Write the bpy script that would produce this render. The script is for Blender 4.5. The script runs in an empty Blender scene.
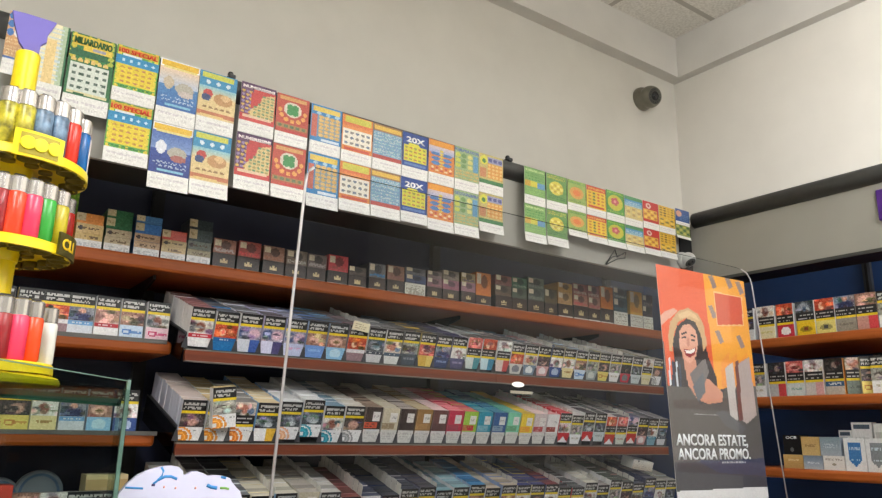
import bpy, bmesh, math, random
import numpy as np
from mathutils import Vector, Matrix

random.seed(7)
rng = np.random.default_rng(7)
PI = math.pi
H = 1.5                     # camera height above the floor
SC = bpy.context.scene
COL = SC.collection

# ------------------------------------------------------------------ camera
F = 728.9
YAW, PIT, ROL = 0.61981, 0.248636, 0.017636
cy, sy = math.cos(YAW), math.sin(YAW)
fw = np.array([sy * math.cos(PIT), cy * math.cos(PIT), math.sin(PIT)])
r0 = np.cross(fw, [0, 0, 1.0]); r0 /= np.linalg.norm(r0)
u0 = np.cross(r0, fw)
r2 = math.cos(ROL) * r0 + math.sin(ROL) * u0
u2 = -math.sin(ROL) * r0 + math.cos(ROL) * u0
MC = np.array([r2, u2, fw])
cam = bpy.data.cameras.new('camera')
cam.sensor_width = 36.0
cam.lens = 36.0 * F / 882.0
cam.clip_start = 0.02
camo = bpy.data.objects.new('camera', cam)
COL.objects.link(camo)
m = Matrix.Identity(4)
for i in range(3):
    m[i][0], m[i][1], m[i][2] = r2[i], u2[i], -fw[i]
m[2][3] = H
camo.matrix_world = m
SC.camera = camo


def onY(x, y, D):
    r = np.array([x - 441, -(y - 249), F]) @ MC
    r = r * D / r[1]
    return float(r[0]), float(r[1]), float(r[2]) + H


def onX(x, y, D):
    r = np.array([x - 441, -(y - 249), F]) @ MC
    r = r * D / r[0]
    return float(r[0]), float(r[1]), float(r[2]) + H


def proj(X, Y, Z):
    q = MC @ np.array([X, Y, Z - H])
    return 441 + F * q[0] / q[2], 249 - F * q[1] / q[2]


# ------------------------------------------------------------------ colour
def lin1(v):
    v = v / 255.0
    return v / 12.92 if v <= 0.04045 else ((v + 0.055) / 1.055) ** 2.4


def lin(c):
    return tuple(lin1(x) for x in c)


def linarr(a):
    a = np.clip(a, 0, 255) / 255.0
    return np.where(a <= 0.04045, a / 12.92, ((a + 0.055) / 1.055) ** 2.4)


MATS = {}


def newmat(name):
    mt = bpy.data.materials.new(name)
    mt.use_nodes = True
    nt = mt.node_tree
    nt.nodes.clear()
    out = nt.nodes.new('ShaderNodeOutputMaterial')
    return mt, nt, out


def noise_mat(name, c1, c2, scale=20, rough=0.6, metal=0.0, stretch=(1, 1, 1), bump=0.0, coat=0.0, detail=4, spec=0.5):
    if name in MATS:
        return MATS[name]
    mt, nt, out = newmat(name)
    b = nt.nodes.new('ShaderNodeBsdfPrincipled')
    tc = nt.nodes.new('ShaderNodeTexCoord')
    mp = nt.nodes.new('ShaderNodeMapping')
    mp.inputs['Scale'].default_value = stretch
    b.inputs['Specular IOR Level'].default_value = spec
    nz = nt.nodes.new('ShaderNodeTexNoise')
    nz.inputs['Scale'].default_value = scale
    nz.inputs['Detail'].default_value = detail
    rp = nt.nodes.new('ShaderNodeValToRGB')
    rp.color_ramp.elements[0].position = 0.3
    rp.color_ramp.elements[1].position = 0.7
    rp.color_ramp.elements[0].color = (*lin(c1), 1)
    rp.color_ramp.elements[1].color = (*lin(c2), 1)
    nt.links.new(tc.outputs['Object'], mp.inputs['Vector'])
    nt.links.new(mp.outputs[0], nz.inputs['Vector'])
    nt.links.new(nz.outputs['Fac'], rp.inputs['Fac'])
    nt.links.new(rp.outputs['Color'], b.inputs['Base Color'])
    b.inputs['Roughness'].default_value = rough
    b.inputs['Metallic'].default_value = metal
    b.inputs['Coat Weight'].default_value = coat
    if bump:
        bp = nt.nodes.new('ShaderNodeBump')
        bp.inputs['Strength'].default_value = bump
        bp.inputs['Distance'].default_value = 0.002
        nt.links.new(nz.outputs['Fac'], bp.inputs['Height'])
        nt.links.new(bp.outputs[0], b.inputs['Normal'])
    nt.links.new(b.outputs[0], out.inputs['Surface'])
    MATS[name] = mt
    return mt


def flat_mat(name, c, rough=0.5, metal=0.0, emit=0.0, var=0.06, trans=0.0):
    """Plain colour with a faint procedural variation."""
    if name in MATS:
        return MATS[name]
    c1 = tuple(max(0, x * (1 - var)) for x in c)
    c2 = tuple(min(255, x * (1 + var)) for x in c)
    mt = noise_mat(name, c1, c2, 30, rough, metal)
    if emit:
        b = [n for n in mt.node_tree.nodes if n.type == 'BSDF_PRINCIPLED'][0]
        b.inputs['Emission Color'].default_value = (*lin(c), 1)
        b.inputs['Emission Strength'].default_value = emit
    if trans:
        b = [n for n in mt.node_tree.nodes if n.type == 'BSDF_PRINCIPLED'][0]
        b.inputs['Transmission Weight'].default_value = trans
    return mt


def print_mat(name, rough=0.35, coat=0.0):
    if name in MATS:
        return MATS[name]
    mt, nt, out = newmat(name)
    b = nt.nodes.new('ShaderNodeBsdfPrincipled')
    at = nt.nodes.new('ShaderNodeAttribute')
    at.attribute_name = 'Col'
    nt.links.new(at.outputs['Color'], b.inputs['Base Color'])
    b.inputs['Roughness'].default_value = rough
    b.inputs['Coat Weight'].default_value = coat
    nt.links.new(b.outputs[0], out.inputs['Surface'])
    MATS[name] = mt
    return mt


def pane_mat(name, tint, refl=1.0, haze=0.0, hazecol=(200, 200, 200)):
    """Thin clear sheet: tinted transparency, Fresnel mirror, optional faint haze."""
    if name in MATS:
        return MATS[name]
    mt, nt, out = newmat(name)
    tr = nt.nodes.new('ShaderNodeBsdfTransparent')
    tr.inputs['Color'].default_value = (*lin(tint), 1)
    gl = nt.nodes.new('ShaderNodeBsdfGlossy')
    gl.inputs['Roughness'].default_value = 0.02
    fr = nt.nodes.new('ShaderNodeFresnel')
    fr.inputs['IOR'].default_value = 1.49
    ml = nt.nodes.new('ShaderNodeMath'); ml.operation = 'MULTIPLY'
    ml.inputs[1].default_value = refl
    # only the outward face mirrors (the sheet is thin)
    gm = nt.nodes.new('ShaderNodeNewGeometry')
    sb = nt.nodes.new('ShaderNodeMath'); sb.operation = 'SUBTRACT'; sb.inputs[0].default_value = refl
    nt.links.new(gm.outputs['Backfacing'], sb.inputs[1])
    sb.use_clamp = True
    nt.links.new(fr.outputs[0], ml.inputs[0])
    nt.links.new(sb.outputs[0], ml.inputs[1])
    mx = nt.nodes.new('ShaderNodeMixShader')
    nt.links.new(ml.outputs[0], mx.inputs[0])
    last = tr.outputs[0]
    if haze:
        df = nt.nodes.new('ShaderNodeBsdfDiffuse')
        df.inputs['Color'].default_value = (*lin(hazecol), 1)
        m2 = nt.nodes.new('ShaderNodeMixShader')
        nz = nt.nodes.new('ShaderNodeTexNoise'); nz.inputs['Scale'].default_value = 3.0
        mm = nt.nodes.new('ShaderNodeMath'); mm.operation = 'MULTIPLY'; mm.inputs[1].default_value = haze * 2
        nt.links.new(nz.outputs['Fac'], mm.inputs[0])
        nt.links.new(mm.outputs[0], m2.inputs[0])
        nt.links.new(tr.outputs[0], m2.inputs[1]); nt.links.new(df.outputs[0], m2.inputs[2])
        last = m2.outputs[0]
    nt.links.new(last, mx.inputs[1]); nt.links.new(gl.outputs[0], mx.inputs[2])
    nt.links.new(mx.outputs[0], out.inputs['Surface'])
    MATS[name] = mt
    return mt


def wood_mat(name, c1, c2, axis):
    st = {'x': (2, 40, 40), 'y': (40, 2, 40)}[axis]
    return noise_mat(name, c1, c2, 3, 0.5, 0, st, 0.05, detail=6, spec=0.3)


PRINT = print_mat('printed_card', 0.38)
PAPER = print_mat('printed_paper', 0.45)
GLOSSP = print_mat('poster_print', 0.3)

# ------------------------------------------------------------------ mesh helpers


def link(name, me, mat, parent=None, loc=None, rot=None):
    o = bpy.data.objects.new(name, me)
    COL.objects.link(o)
    if mat is not None and len(me.materials) == 0:
        me.materials.append(mat)
    if parent:
        o.parent = parent
    if loc is not None:
        o.location = loc
    if rot is not None:
        o.rotation_euler = rot
    return o


LABELS = {}


def tag(o, label, cat, group=None):
    o['label'] = label
    o['category'] = cat
    if group:
        o['group'] = group
    n = len(label.split())
    if not 4 <= n <= 16:
        print('LABEL LENGTH', n, label)
    if label in LABELS:
        print('DUP LABEL', label)
    LABELS[label] = o
    return o


def struct(o):
    o['kind'] = 'structure'
    return o


def empty(name, loc, rot=(0, 0, 0)):
    o = bpy.data.objects.new(name, None)
    o.empty_display_size = 0.02
    COL.objects.link(o)
    o.location = loc
    o.rotation_euler = rot
    return o


def bm_mesh(bm, name='m', smooth=False):
    me = bpy.data.meshes.new(name)
    bmesh.ops.recalc_face_normals(bm, faces=bm.faces)
    if smooth:
        for f in bm.faces:
            f.smooth = True
    bm.to_mesh(me)
    bm.free()
    return me


def box_into(bm, x0, x1, y0, y1, z0, z1, bev=0.0, seg=1):
    vs = [bm.verts.new((x, y, z)) for x in (x0, x1) for y in (y0, y1) for z in (z0, z1)]
    idx = [(0, 1, 3, 2), (4, 6, 7, 5), (0, 4, 5, 1), (2, 3, 7, 6), (0, 2, 6, 4), (1, 5, 7, 3)]
    fs = [bm.faces.new([vs[i] for i in q]) for q in idx]
    if bev:
        es = list({e for f in fs for e in f.edges})
        bmesh.ops.bevel(bm, geom=es, offset=bev, segments=seg, affect='EDGES', profile=0.5)


def box(x0, x1, y0, y1, z0, z1, bev=0.0, seg=1):
    bm = bmesh.new()
    box_into(bm, x0, x1, y0, y1, z0, z1, bev, seg)
    return bm_mesh(bm)


def lathe(profile, seg=32, arc=2 * PI):
    """profile: list of (r, z); closed of revolution about Z."""
    bm = bmesh.new()
    rings = []
    for r, z in profile:
        if r < 1e-6:
            rings.append([bm.verts.new((0, 0, z))])
        else:
            rings.append([bm.verts.new((r * math.cos(2 * PI * k / seg), r * math.sin(2 * PI * k / seg), z)) for k in range(seg)])
    for a, b in zip(rings, rings[1:]):
        for k in range(seg):
            k2 = (k + 1) % seg
            if len(a) == 1 and len(b) == 1:
                continue
            if len(a) == 1:
                bm.faces.new((a[0], b[k], b[k2]))
            elif len(b) == 1:
                bm.faces.new((a[k], a[k2], b[0]))
            else:
                bm.faces.new((a[k], a[k2], b[k2], b[k]))
    return bm_mesh(bm, smooth=False)


def smooth_by_angle(me, ang=0.6):
    bm = bmesh.new(); bm.from_mesh(me)
    for f in bm.faces:
        f.smooth = True
    for e in bm.edges:
        if len(e.link_faces) == 2 and e.calc_face_angle(0) > ang:
            e.smooth = False
    bm.to_mesh(me); bm.free()
    return me


def poly_extrude(pts, thick, axis='y'):
    """pts: (x,z) outline -> prism with depth 'thick' in +Y."""
    bm = bmesh.new()
    a = [bm.verts.new((x, 0, z)) for x, z in pts]
    b = [bm.verts.new((x, thick, z)) for x, z in pts]
    bm.faces.new(a)
    bm.faces.new(b[::-1])
    n = len(pts)
    for i in range(n):
        j = (i + 1) % n
        bm.faces.new((a[i], b[i], b[j], a[j]))
    return bm_mesh(bm)


def tube_path(pts, r, seg=8):
    bm = bmesh.new()
    prev = None
    P = [Vector(p) for p in pts]
    rings = []
    for i, p in enumerate(P):
        d = (P[min(i + 1, len(P) - 1)] - P[max(i - 1, 0)]).normalized()
        up = Vector((0, 0, 1)) if abs(d.z) < 0.9 else Vector((1, 0, 0))
        s = d.cross(up).normalized(); u = s.cross(d)
        rings.append([bm.verts.new(p + (s * math.cos(2 * PI * k / seg) + u * math.sin(2 * PI * k / seg)) * r) for k in range(seg)])
    for a, b in zip(rings, rings[1:]):
        for k in range(seg):
            bm.faces.new((a[k], a[(k + 1) % seg], b[(k + 1) % seg], b[k]))
    bm.faces.new(rings[0]); bm.faces.new(rings[-1][::-1])
    return bm_mesh(bm, smooth=True)


def set_corner_cols(me, cols):
    """cols: (n_loops,3) linear"""
    ca = me.color_attributes.new('Col', 'FLOAT_COLOR', 'CORNER')
    d = np.ones((len(cols), 4), dtype=np.float32)
    d[:, :3] = cols
    ca.data.foreach_set('color', d.ravel())


def print_mesh(arr, W, Hh, thick, origin='bottom_center', bow=None, rim=(235, 233, 228), quad=None):
    """A printed sheet facing -Y: arr is (h,w,3) sRGB rows from the top. Front face is a grid with one colour per cell.
    bow(t) gives the forward offset at height fraction t (0 bottom)."""
    h, w = arr.shape[:2]
    xs = np.linspace(-W / 2, W / 2, w + 1)
    zs = np.linspace(Hh, 0, h + 1)
    V = []
    for j, z in enumerate(zs):
        t = z / Hh
        y = -bow(t) if bow else 0.0
        for i, x in enumerate(xs):
            if quad is not None:
                s = i / w
                top = quad[0] * (1 - s) + quad[1] * s
                bot = quad[3] * (1 - s) + quad[2] * s
                p = top * t + bot * (1 - t)
                V.append((p[0], 0.0, p[1]))
            else:
                V.append((x, y, z))
    n = (w + 1)
    faces = []
    cols = []
    L = linarr(arr.astype(float))
    for j in range(h):
        for i in range(w):
            a = j * n + i
            faces.append((a, a + n, a + n + 1, a + 1))
            cols += [L[j, i]] * 4
    # rim and back
    loop = [i for i in range(n)] + [j * n + w for j in range(1, h + 1)] + [h * n + i for i in range(w - 1, -1, -1)] + [j * n for j in range(h - 1, 0, -1)]
    base = len(V)
    for k in loop:
        x, y, z = V[k]
        V.append((x, y + thick, z))
    rc = np.array(lin(rim))
    m_ = len(loop)
    for k in range(m_):
        k2 = (k + 1) % m_
        faces.append((loop[k], loop[k2], base + k2, base + k))
        cols += [rc] * 4
    # back as strips (left side vertex j with right side vertex j)
    right = {j: base + w + j for j in range(0, h + 1)}
    left = {0: base}
    for j in range(1, h + 1):
        left[j] = base + (w + h + w) + (h - j)
    for j in range(h):
        faces.append((left[j], right[j], right[j + 1], left[j + 1])) if j not in (0, h - 1) else None
        if j not in (0, h - 1):
            cols += [rc] * 4
    topring = [base + i for i in range(w + 1)]
    faces.append(tuple(topring + [right[1], left[1]])); cols += [rc] * (w + 3)
    botring = [base + w + h + k for k in range(w + 1)]
    faces.append(tuple([left[h - 1], right[h - 1]] + botring)); cols += [rc] * (w + 3)
    me = bpy.data.meshes.new('print')
    me.from_pydata(V, [], faces)
    set_corner_cols(me, np.array(cols))
    return me


def text_mesh(s, width=None, height=None, extrude=0.0004, bold=0.0, spacing=1.0, fat=0.0):
    cu = bpy.data.curves.new('t', 'FONT')
    cu.body = s
    cu.size = 1.0
    cu.extrude = 0.0
    cu.offset = bold
    cu.space_character = spacing
    cu.resolution_u = 3
    cu.align_x = 'LEFT'
    ob = bpy.data.objects.new('t', cu)
    COL.objects.link(ob)
    dg = bpy.context.evaluated_depsgraph_get()
    dg.update()
    me = bpy.data.meshes.new_from_object(ob.evaluated_get(dg))
    bpy.data.objects.remove(ob)
    bpy.data.curves.remove(cu)
    me.materials.clear()
    n = len(me.vertices)
    co = np.zeros(n * 3); me.vertices.foreach_get('co', co); co = co.reshape(-1, 3)
    mn, mx = co.min(0), co.max(0)
    co -= (mn + mx) / 2
    sx = width / (mx[0] - mn[0]) if width else None
    sz = height / (mx[1] - mn[1]) if height else None
    sx = sx or sz; sz = sz or sx
    new = np.stack([co[:, 0] * sx, np.zeros(n), co[:, 1] * sz], 1)
    me.vertices.foreach_set('co', new.ravel())
    me.update()
    bm = bmesh.new(); bm.from_mesh(me)
    if fat:
        g0_ = bm.faces[:]
        for n_, (dx_, dz_) in enumerate(((-1, -0.5), (1, 0.5), (-1, 0.5), (1, -0.5))):
            d_ = bmesh.ops.duplicate(bm, geom=g0_)
            bmesh.ops.translate(bm, vec=(dx_ * fat, -0.00004 * (n_ + 1), dz_ * fat), verts=[v for v in d_['geom'] if isinstance(v, bmesh.types.BMVert)])
    r = bmesh.ops.extrude_face_region(bm, geom=bm.faces[:])
    bmesh.ops.translate(bm, vec=(0, -extrude, 0), verts=[v for v in r['geom'] if isinstance(v, bmesh.types.BMVert)])
    bm.to_mesh(me); bm.free()
    return me


# ------------------------------------------------------------------ little painter for printed matter
class Cv:
    def __init__(s, w, h, c):
        s.w, s.h = w, h
        s.a = np.zeros((h, w, 3)); s.a[:] = c
        yy, xx = np.mgrid[0:h, 0:w]
        s.u = (xx + 0.5) / w; s.v = (yy + 0.5) / h

    def rect(s, x0, y0, x1, y1, c):
        k = (s.u >= x0) & (s.u < x1) & (s.v >= y0) & (s.v < y1)
        s.a[k] = c; return s

    def grad(s, x0, y0, x1, y1, c0, c1):
        k = (s.u >= x0) & (s.u < x1) & (s.v >= y0) & (s.v < y1)
        t = ((s.v - y0) / (y1 - y0))[k][:, None]
        s.a[k] = np.array(c0) * (1 - t) + np.array(c1) * t; return s

    def ell(s, cx, cy_, rx, ry, c, soft=0.0):
        d = ((s.u - cx) / rx) ** 2 + ((s.v - cy_) / ry) ** 2
        if soft:
            t = np.clip((1 + soft - d) / (2 * soft), 0, 1)[..., None]
            s.a = s.a * (1 - t) + np.array(c) * t
        else:
            s.a[d < 1] = c
        return s

    def poly(s, pts, c):
        k = np.zeros(s.u.shape, bool)
        n = len(pts); j = n - 1
        for i in range(n):
            xi, yi = pts[i]; xj, yj = pts[j]
            if yi != yj:
                cond = ((yi > s.v) != (yj > s.v)) & (s.u < (xj - xi) * (s.v - yi) / (yj - yi) + xi)
                k ^= cond
            j = i
        s.a[k] = c; return s

    def dashes(s, x0, y0, x1, y1, c, rows, fill=0.7, amt=0.8):
        h = (y1 - y0) / rows
        for r in range(rows):
            k = (s.u >= x0) & (s.u < x1) & (s.v >= y0 + r * h + h * 0.2) & (s.v < y0 + r * h + h * 0.85)
            mkk = k & (rng.random(s.u.shape) < fill)
            s.a[mkk] = s.a[mkk] * (1 - amt) + np.array(c) * amt
        return s

    def dots(s, x0, y0, x1, y1, nx, ny, rx, ry, cols):
        for j in range(ny):
            for i in range(nx):
                c = cols[(i + j * 3) % len(cols)]
                s.ell(x0 + (i + 0.5) * (x1 - x0) / nx, y0 + (j + 0.5) * (y1 - y0) / ny, rx, ry, c)
        return s

    def noise(s, amt):
        s.a = s.a + rng.normal(0, amt, s.a.shape[:2])[..., None]
        return s


# ================================================================== THE ROOM
Dw, Xw, Xl, Yb = 2.0, 2.815, -2.2, -3.2
Ds, Xs, Zs, Zc = 1.94, 2.765, 1.68 + H, 1.887 + H
M_wall = noise_mat('wall_paint', (216, 212, 203), (222, 218, 209), 6, 0.85)
M_soff = noise_mat('soffit_paint', (212, 208, 201), (218, 214, 207), 6, 0.85)


def ceiling_mat():
    mt, nt, out = newmat('ceiling_tile')
    b = nt.nodes.new('ShaderNodeBsdfPrincipled')
    tc = nt.nodes.new('ShaderNodeTexCoord')
    sep = nt.nodes.new('ShaderNodeSeparateXYZ')
    nt.links.new(tc.outputs['Object'], sep.inputs[0])

    def bar(outp, off):
        a = nt.nodes.new('ShaderNodeMath'); a.operation = 'SUBTRACT'; a.inputs[1].default_value = off
        nt.links.new(outp, a.inputs[0])
        d = nt.nodes.new('ShaderNodeMath'); d.operation = 'DIVIDE'; d.inputs[1].default_value = 0.6
        nt.links.new(a.outputs[0], d.inputs[0])
        w = nt.nodes.new('ShaderNodeMath'); w.operation = 'PINGPONG'; w.inputs[1].default_value = 0.5
        nt.links.new(d.outputs[0], w.inputs[0])
        l = nt.nodes.new('ShaderNodeMath'); l.operation = 'LESS_THAN'; l.inputs[1].default_value = 0.021
        nt.links.new(w.outputs[0], l.inputs[0])
        return l.outputs[0]
    mx = nt.nodes.new('ShaderNodeMath'); mx.operation = 'MAXIMUM'
    nt.links.new(bar(sep.outputs['X'], 2.297), mx.inputs[0])
    nt.links.new(bar(sep.outputs['Y'], 1.732), mx.inputs[1])
    nz = nt.nodes.new('ShaderNodeTexNoise'); nz.inputs['Scale'].default_value = 90; nz.inputs['Detail'].default_value = 5
    rp = nt.nodes.new('ShaderNodeValToRGB')
    rp.color_ramp.elements[0].position = 0.35; rp.color_ramp.elements[1].position = 0.6
    rp.color_ramp.elements[0].color = (*lin((220, 215, 206)), 1); rp.color_ramp.elements[1].color = (*lin((240, 236, 228)), 1)
    nt.links.new(tc.outputs['Object'], nz.inputs['Vector']); nt.links.new(nz.outputs['Fac'], rp.inputs['Fac'])
    mc = nt.nodes.new('ShaderNodeMix'); mc.data_type = 'RGBA'
    nt.links.new(mx.outputs[0], mc.inputs['Factor'])
    nt.links.new(rp.outputs['Color'], mc.inputs[6]); mc.inputs[7].default_value = (*lin((186, 180, 170)), 1)
    nt.links.new(mc.outputs[2], b.inputs['Base Color'])
    b.inputs['Roughness'].default_value = 0.9
    nt.links.new(b.outputs[0], out.inputs['Surface'])
    return mt


struct(link('floor', box(Xl, Xw, Yb, Dw, -0.1, 0), noise_mat('floor_tile', (196, 192, 184), (214, 210, 204), 4, 0.4)))
struct(link('ceiling', box(Xl, Xw, Yb, Dw, Zc, Zc + 0.1), ceiling_mat()))
struct(link('wall_back', box(Xl - 0.1, Xw + 0.1, Dw, Dw + 0.1, -0.1, Zc + 0.1), M_wall))
struct(link('wall_right', box(Xw, Xw + 0.1, Yb, Dw, -0.1, Zc + 0.1), noise_mat('wall_paint_lightened', (226, 221, 212), (231, 226, 217), 6, 0.85)))  # same wall paint, lightened to stand in for the stronger light here
struct(link('wall_left', box(Xl - 0.1, Xl, Yb, Dw, -0.1, Zc + 0.1), M_wall))
struct(link('wall_front', box(Xl - 0.1, Xw + 0.1, Yb - 0.1, Yb, -0.1, Zc + 0.1), noise_mat('front_wall_paint', (150, 146, 140), (166, 162, 156), 2, 0.8)))
struct(link('trim_1', box(Xl, Xw, Ds, Dw, Zs, Zc), M_soff))
struct(link('trim_2', box(Xs, Xw, Yb, Ds, Zs, Zc), M_soff))

# ceiling lamps (unseen, placed and hung low to brighten right wall and ceiling)
M_lamp = flat_mat('lamp_glow', (255, 244, 226), 0.5, 0, 0.0)


def glow(name, c, s):
    mt, nt, out = newmat(name)
    e = nt.nodes.new('ShaderNodeEmission')
    e.inputs['Color'].default_value = (*c, 1); e.inputs['Strength'].default_value = s
    nt.links.new(e.outputs[0], out.inputs['Surface'])
    return mt


GL = glow('lamp_diffuser', (0.95, 0.98, 1.0), 26.0)
GU = glow('added_uplight', (0.95, 0.98, 1.0), 26.0)  # top faces glow as well, added to brighten the ceiling
for i, (lx, ly, w) in enumerate([(1.7, -0.9, 'unseen ceiling lamp added to brighten the right wall'), (-0.6, -0.7, 'leftmost ceiling lamp in the nearer row'),
                                 (1.3, -2.0, 'right ceiling lamp in the row by the entrance'), (-0.85, -2.1, 'left ceiling lamp in the row by the entrance')]):
    t = empty('ceiling_light', (lx, ly, Zc - 0.32))
    tag(t, w, 'ceiling light')
    link('frame', box(-0.3, 0.3, -0.3, 0.3, -0.016, 0.016, 0.004), flat_mat('lamp_frame', (225, 225, 222)), t)
    link('diffuser', box(-0.28, 0.28, -0.28, 0.28, -0.019, -0.0165), GL, t)
    link('diffuser', box(-0.28, 0.28, -0.28, 0.28, 0.0165, 0.019), GU, t)
    for hx in (-0.2, 0.2):
        link('hanger_wire', tube_path([(hx, 0, 0.016), (hx, 0, 0.32)], 0.002, 6), flat_mat('lamp_wire', (180, 180, 180)), t)
# unseen spot added to brighten the right wall
sl = bpy.data.lights.new('added_wall_spot', 'SPOT')
sl.energy = 275
sl.color = (0.98, 0.98, 0.97)
sl.spot_size = math.radians(74); sl.spot_blend = 1.0; sl.shadow_soft_size = 0.12
so_ = bpy.data.objects.new('added_wall_spot', sl); COL.objects.link(so_)
so_.location = (0.9, -0.9, Zc - 0.35)
so_.rotation_euler = (Vector((2.81, 0.10, 1.25 + H)) - so_.location).to_track_quat('-Z', 'Y').to_euler()

# ================================================================== SHELVING
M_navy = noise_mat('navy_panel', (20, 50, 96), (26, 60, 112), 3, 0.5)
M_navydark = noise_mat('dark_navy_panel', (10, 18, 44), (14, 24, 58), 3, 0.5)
M_post = flat_mat('dark_steel', (30, 30, 32), 0.5, 0.4)
M_woodx = wood_mat('cherry_wood', (134, 64, 18), (158, 78, 26), 'x')
M_woody = wood_mat('cherry_wood_side', (156, 80, 32), (178, 94, 40), 'y')
M_woodrail = wood_mat('rail_wood', (98, 40, 14), (120, 52, 20), 'x')
M_alu = flat_mat('dull_aluminium', (120, 116, 110), 0.4, 0.3)
M_grayplastic = flat_mat('grey_plastic', (86, 86, 88), 0.35)
M_fascia = noise_mat('fascia_grey', (153, 150, 141), (159, 156, 147), 5, 0.5)
M_tube = flat_mat('tube_grey', (62, 62, 60), 0.42)
M_blackboard = flat_mat('canopy_underside_black', (14, 14, 16), 0.6)

unit = empty('shelving_unit', (0.5, 1.95, 0))
tag(unit, 'long wooden shelving against the back wall with a dark navy back panel', 'shelving')
U = Vector((0.5, 1.95, 0))


def onunit(name, me, mat):
    o = link(name, me, mat, unit)
    o.location = -U
    return o


S1 = 0.3755 + H      # top of the upper board (front edge plane y=1.68)
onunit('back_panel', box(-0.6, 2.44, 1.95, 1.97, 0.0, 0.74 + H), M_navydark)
onunit('shelf_board', box(-0.6, 2.40, 1.665, 1.95, S1 - 0.032, S1, 0.007, 2), M_woodx)
onunit('shelf_board', box(-0.6, 0.468, 1.69, 1.95, 0.1915 + H - 0.03, 0.1915 + H, 0.008, 2), M_woodx)
onunit('shelf_board', box(-0.6, 0.452, 1.69, 1.95, -0.007 + H - 0.03, -0.007 + H, 0.008, 2), M_woodx)
onunit('shelf_board', box(-0.6, 0.46, 1.69, 1.95, -0.215 + H - 0.03, -0.215 + H, 0.008, 2), M_woodx)
for zz in (0.1915, -0.007):
    onunit('price_rail', box(-0.6, 0.455, 1.6885, 1.6905, zz + H - 0.007, zz + H + 0.002), flat_mat('price_rail_grey', (92, 88, 84), 0.4))
for px in (-0.1, 0.46, 1.36, 2.2):
    onunit('upright', box(px - 0.015, px + 0.015, 1.93, 1.95, 0.0, 0.74 + H), M_post)
for px in (0.42, 1.3, 1.9):
    bm = bmesh.new()
    a = [bm.verts.new((px + d, y, z)) for d in (-0.003, 0.003) for y, z in ((1.945, S1 - 0.032), (1.72, S1 - 0.032), (1.72, S1 - 0.042), (1.945, S1 - 0.09))]
    bm.faces.new(a[:4]); bm.faces.new(a[4:][::-1])
    for i in range(4):
        bm.faces.new((a[i], a[(i + 1) % 4], a[4 + (i + 1) % 4], a[4 + i]))
    onunit('bracket', bm_mesh(bm), M_post)

X2 = 2.08
unit2 = empty('shelving_unit', (2.3, 0.9, 0))
tag(unit2, 'shelving along the right wall with three wooden boards and a blue back', 'shelving')


def onunit2(name, me, mat):
    o = link(name, me, mat, unit2)
    o.location = (-2.3, -0.9, 0)
    return o


W2Z = [0.1421 * X2 + H, 0.0598 * X2 + H, -0.0372 * X2 + H]
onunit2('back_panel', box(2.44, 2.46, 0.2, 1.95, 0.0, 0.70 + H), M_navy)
for z in W2Z:
    onunit2('shelf_board', box(X2 - 0.012, 2.44, 0.2, 1.32, z - 0.028, z, 0.008, 2), M_woody)
# slotted post with a pale edge, near the right of the picture
ux, uy, uz = onX(868, 280, 2.43)
onunit2('upright', box(2.425, 2.44, uy - 0.012, uy + 0.012, 0.0, 0.70 + H), flat_mat('slotted_post', (64, 68, 76), 0.5, 0.3))
onunit2('upright_slot', box(2.423, 2.426, uy - 0.004, uy + 0.004, 0.0, 0.70 + H), flat_mat('slot_black', (6, 6, 8)))

# canopies -----------------------------------------------------------------------------
Yf, Xf = 1.5, 2.145
Zb, Zt0, Zt1 = 0.3446 * Yf + H, 0.711 + H, 0.767 + H


def rod(x0, y0, x1, y1, z, r):
    return tube_path([(x0, y0, z), (x1, y1, z)], r, 20)


can = empty('canopy', (0.8, 1.6, Zb))
tag(can, 'grey canopy over the long back shelves, hung with lottery tickets', 'canopy')
cl = Vector((0.8, 1.6, Zb))


def oncan(name, me, mat, lab=None):
    o = link(name, me, mat, can); o.location = -cl
    if lab:
        o['label'] = lab
    return o


oncan('fascia', box(-0.6, Xf, Yf, Yf + 0.012, Zb, Zt0 + 0.02), M_fascia)
oncan('underside', box(-0.6, Xf, Yf + 0.012, 1.648, Zb + 0.004, Zb + 0.02), M_blackboard)
oncan('back_board', box(-0.6, Xf, 1.636, 1.648, Zb + 0.02, Zt1), M_blackboard)
oncan('top_tube', rod(-0.6, Yf + 0.004, Xf - 0.03, Yf + 0.004, (Zt0 + Zt1) / 2, (Zt1 - Zt0) / 2), M_tube)
oncan('corner_gap_dark', box(1.385 * Yf, Xf - 0.002, Yf - 0.004, Yf, Zb + 0.02, Zt0), M_blackboard, 'black sheet standing in for the dark inner corner gap')  # black sheet in place of the dark gap between the fascias

can2 = empty('canopy', (2.22, 0.7, Zb))
tag(can2, 'pale grey canopy with a dark top tube above the right-wall shelves', 'canopy')


def oncan2(name, me, mat):
    o = link(name, me, mat, can2); o.location = (-2.22, -0.7, -Zb)
    return o


Zb2 = 0.2431 * Xf + H
oncan2('fascia', box(Xf, Xf + 0.012, 0.2, Yf, Zb2, Zt0 + 0.02), M_fascia)
oncan2('underside', box(Xf + 0.012, 2.30, 0.2, Yf, Zb2 + 0.004, Zb2 + 0.02), M_blackboard)
oncan2('top_tube', rod(Xf + 0.004, 0.2, Xf + 0.004, Yf - 0.02, (Zt0 + Zt1) / 2, (Zt1 - Zt0) / 2), M_tube)
oncan2('bottom_lip', box(Xf - 0.004, Xf, 0.2, Yf - 0.02, Zb2 - 0.006, Zb2 + 0.004), M_tube)
smooth = None

# purple sign on the right canopy, cut by the picture edge
p0 = onX(876.5, 191, Xf); p1 = onX(884, 203, Xf)
sg = link('sign', box(Xf - 0.010, Xf, p0[1] - 0.30, p0[1], p1[2] - 0.05, p0[2], 0.002), flat_mat('sign_purple', (78, 36, 128), 0.4))
tag(sg, 'purple sign on the right canopy, cut off by the right picture edge', 'sign')

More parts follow.
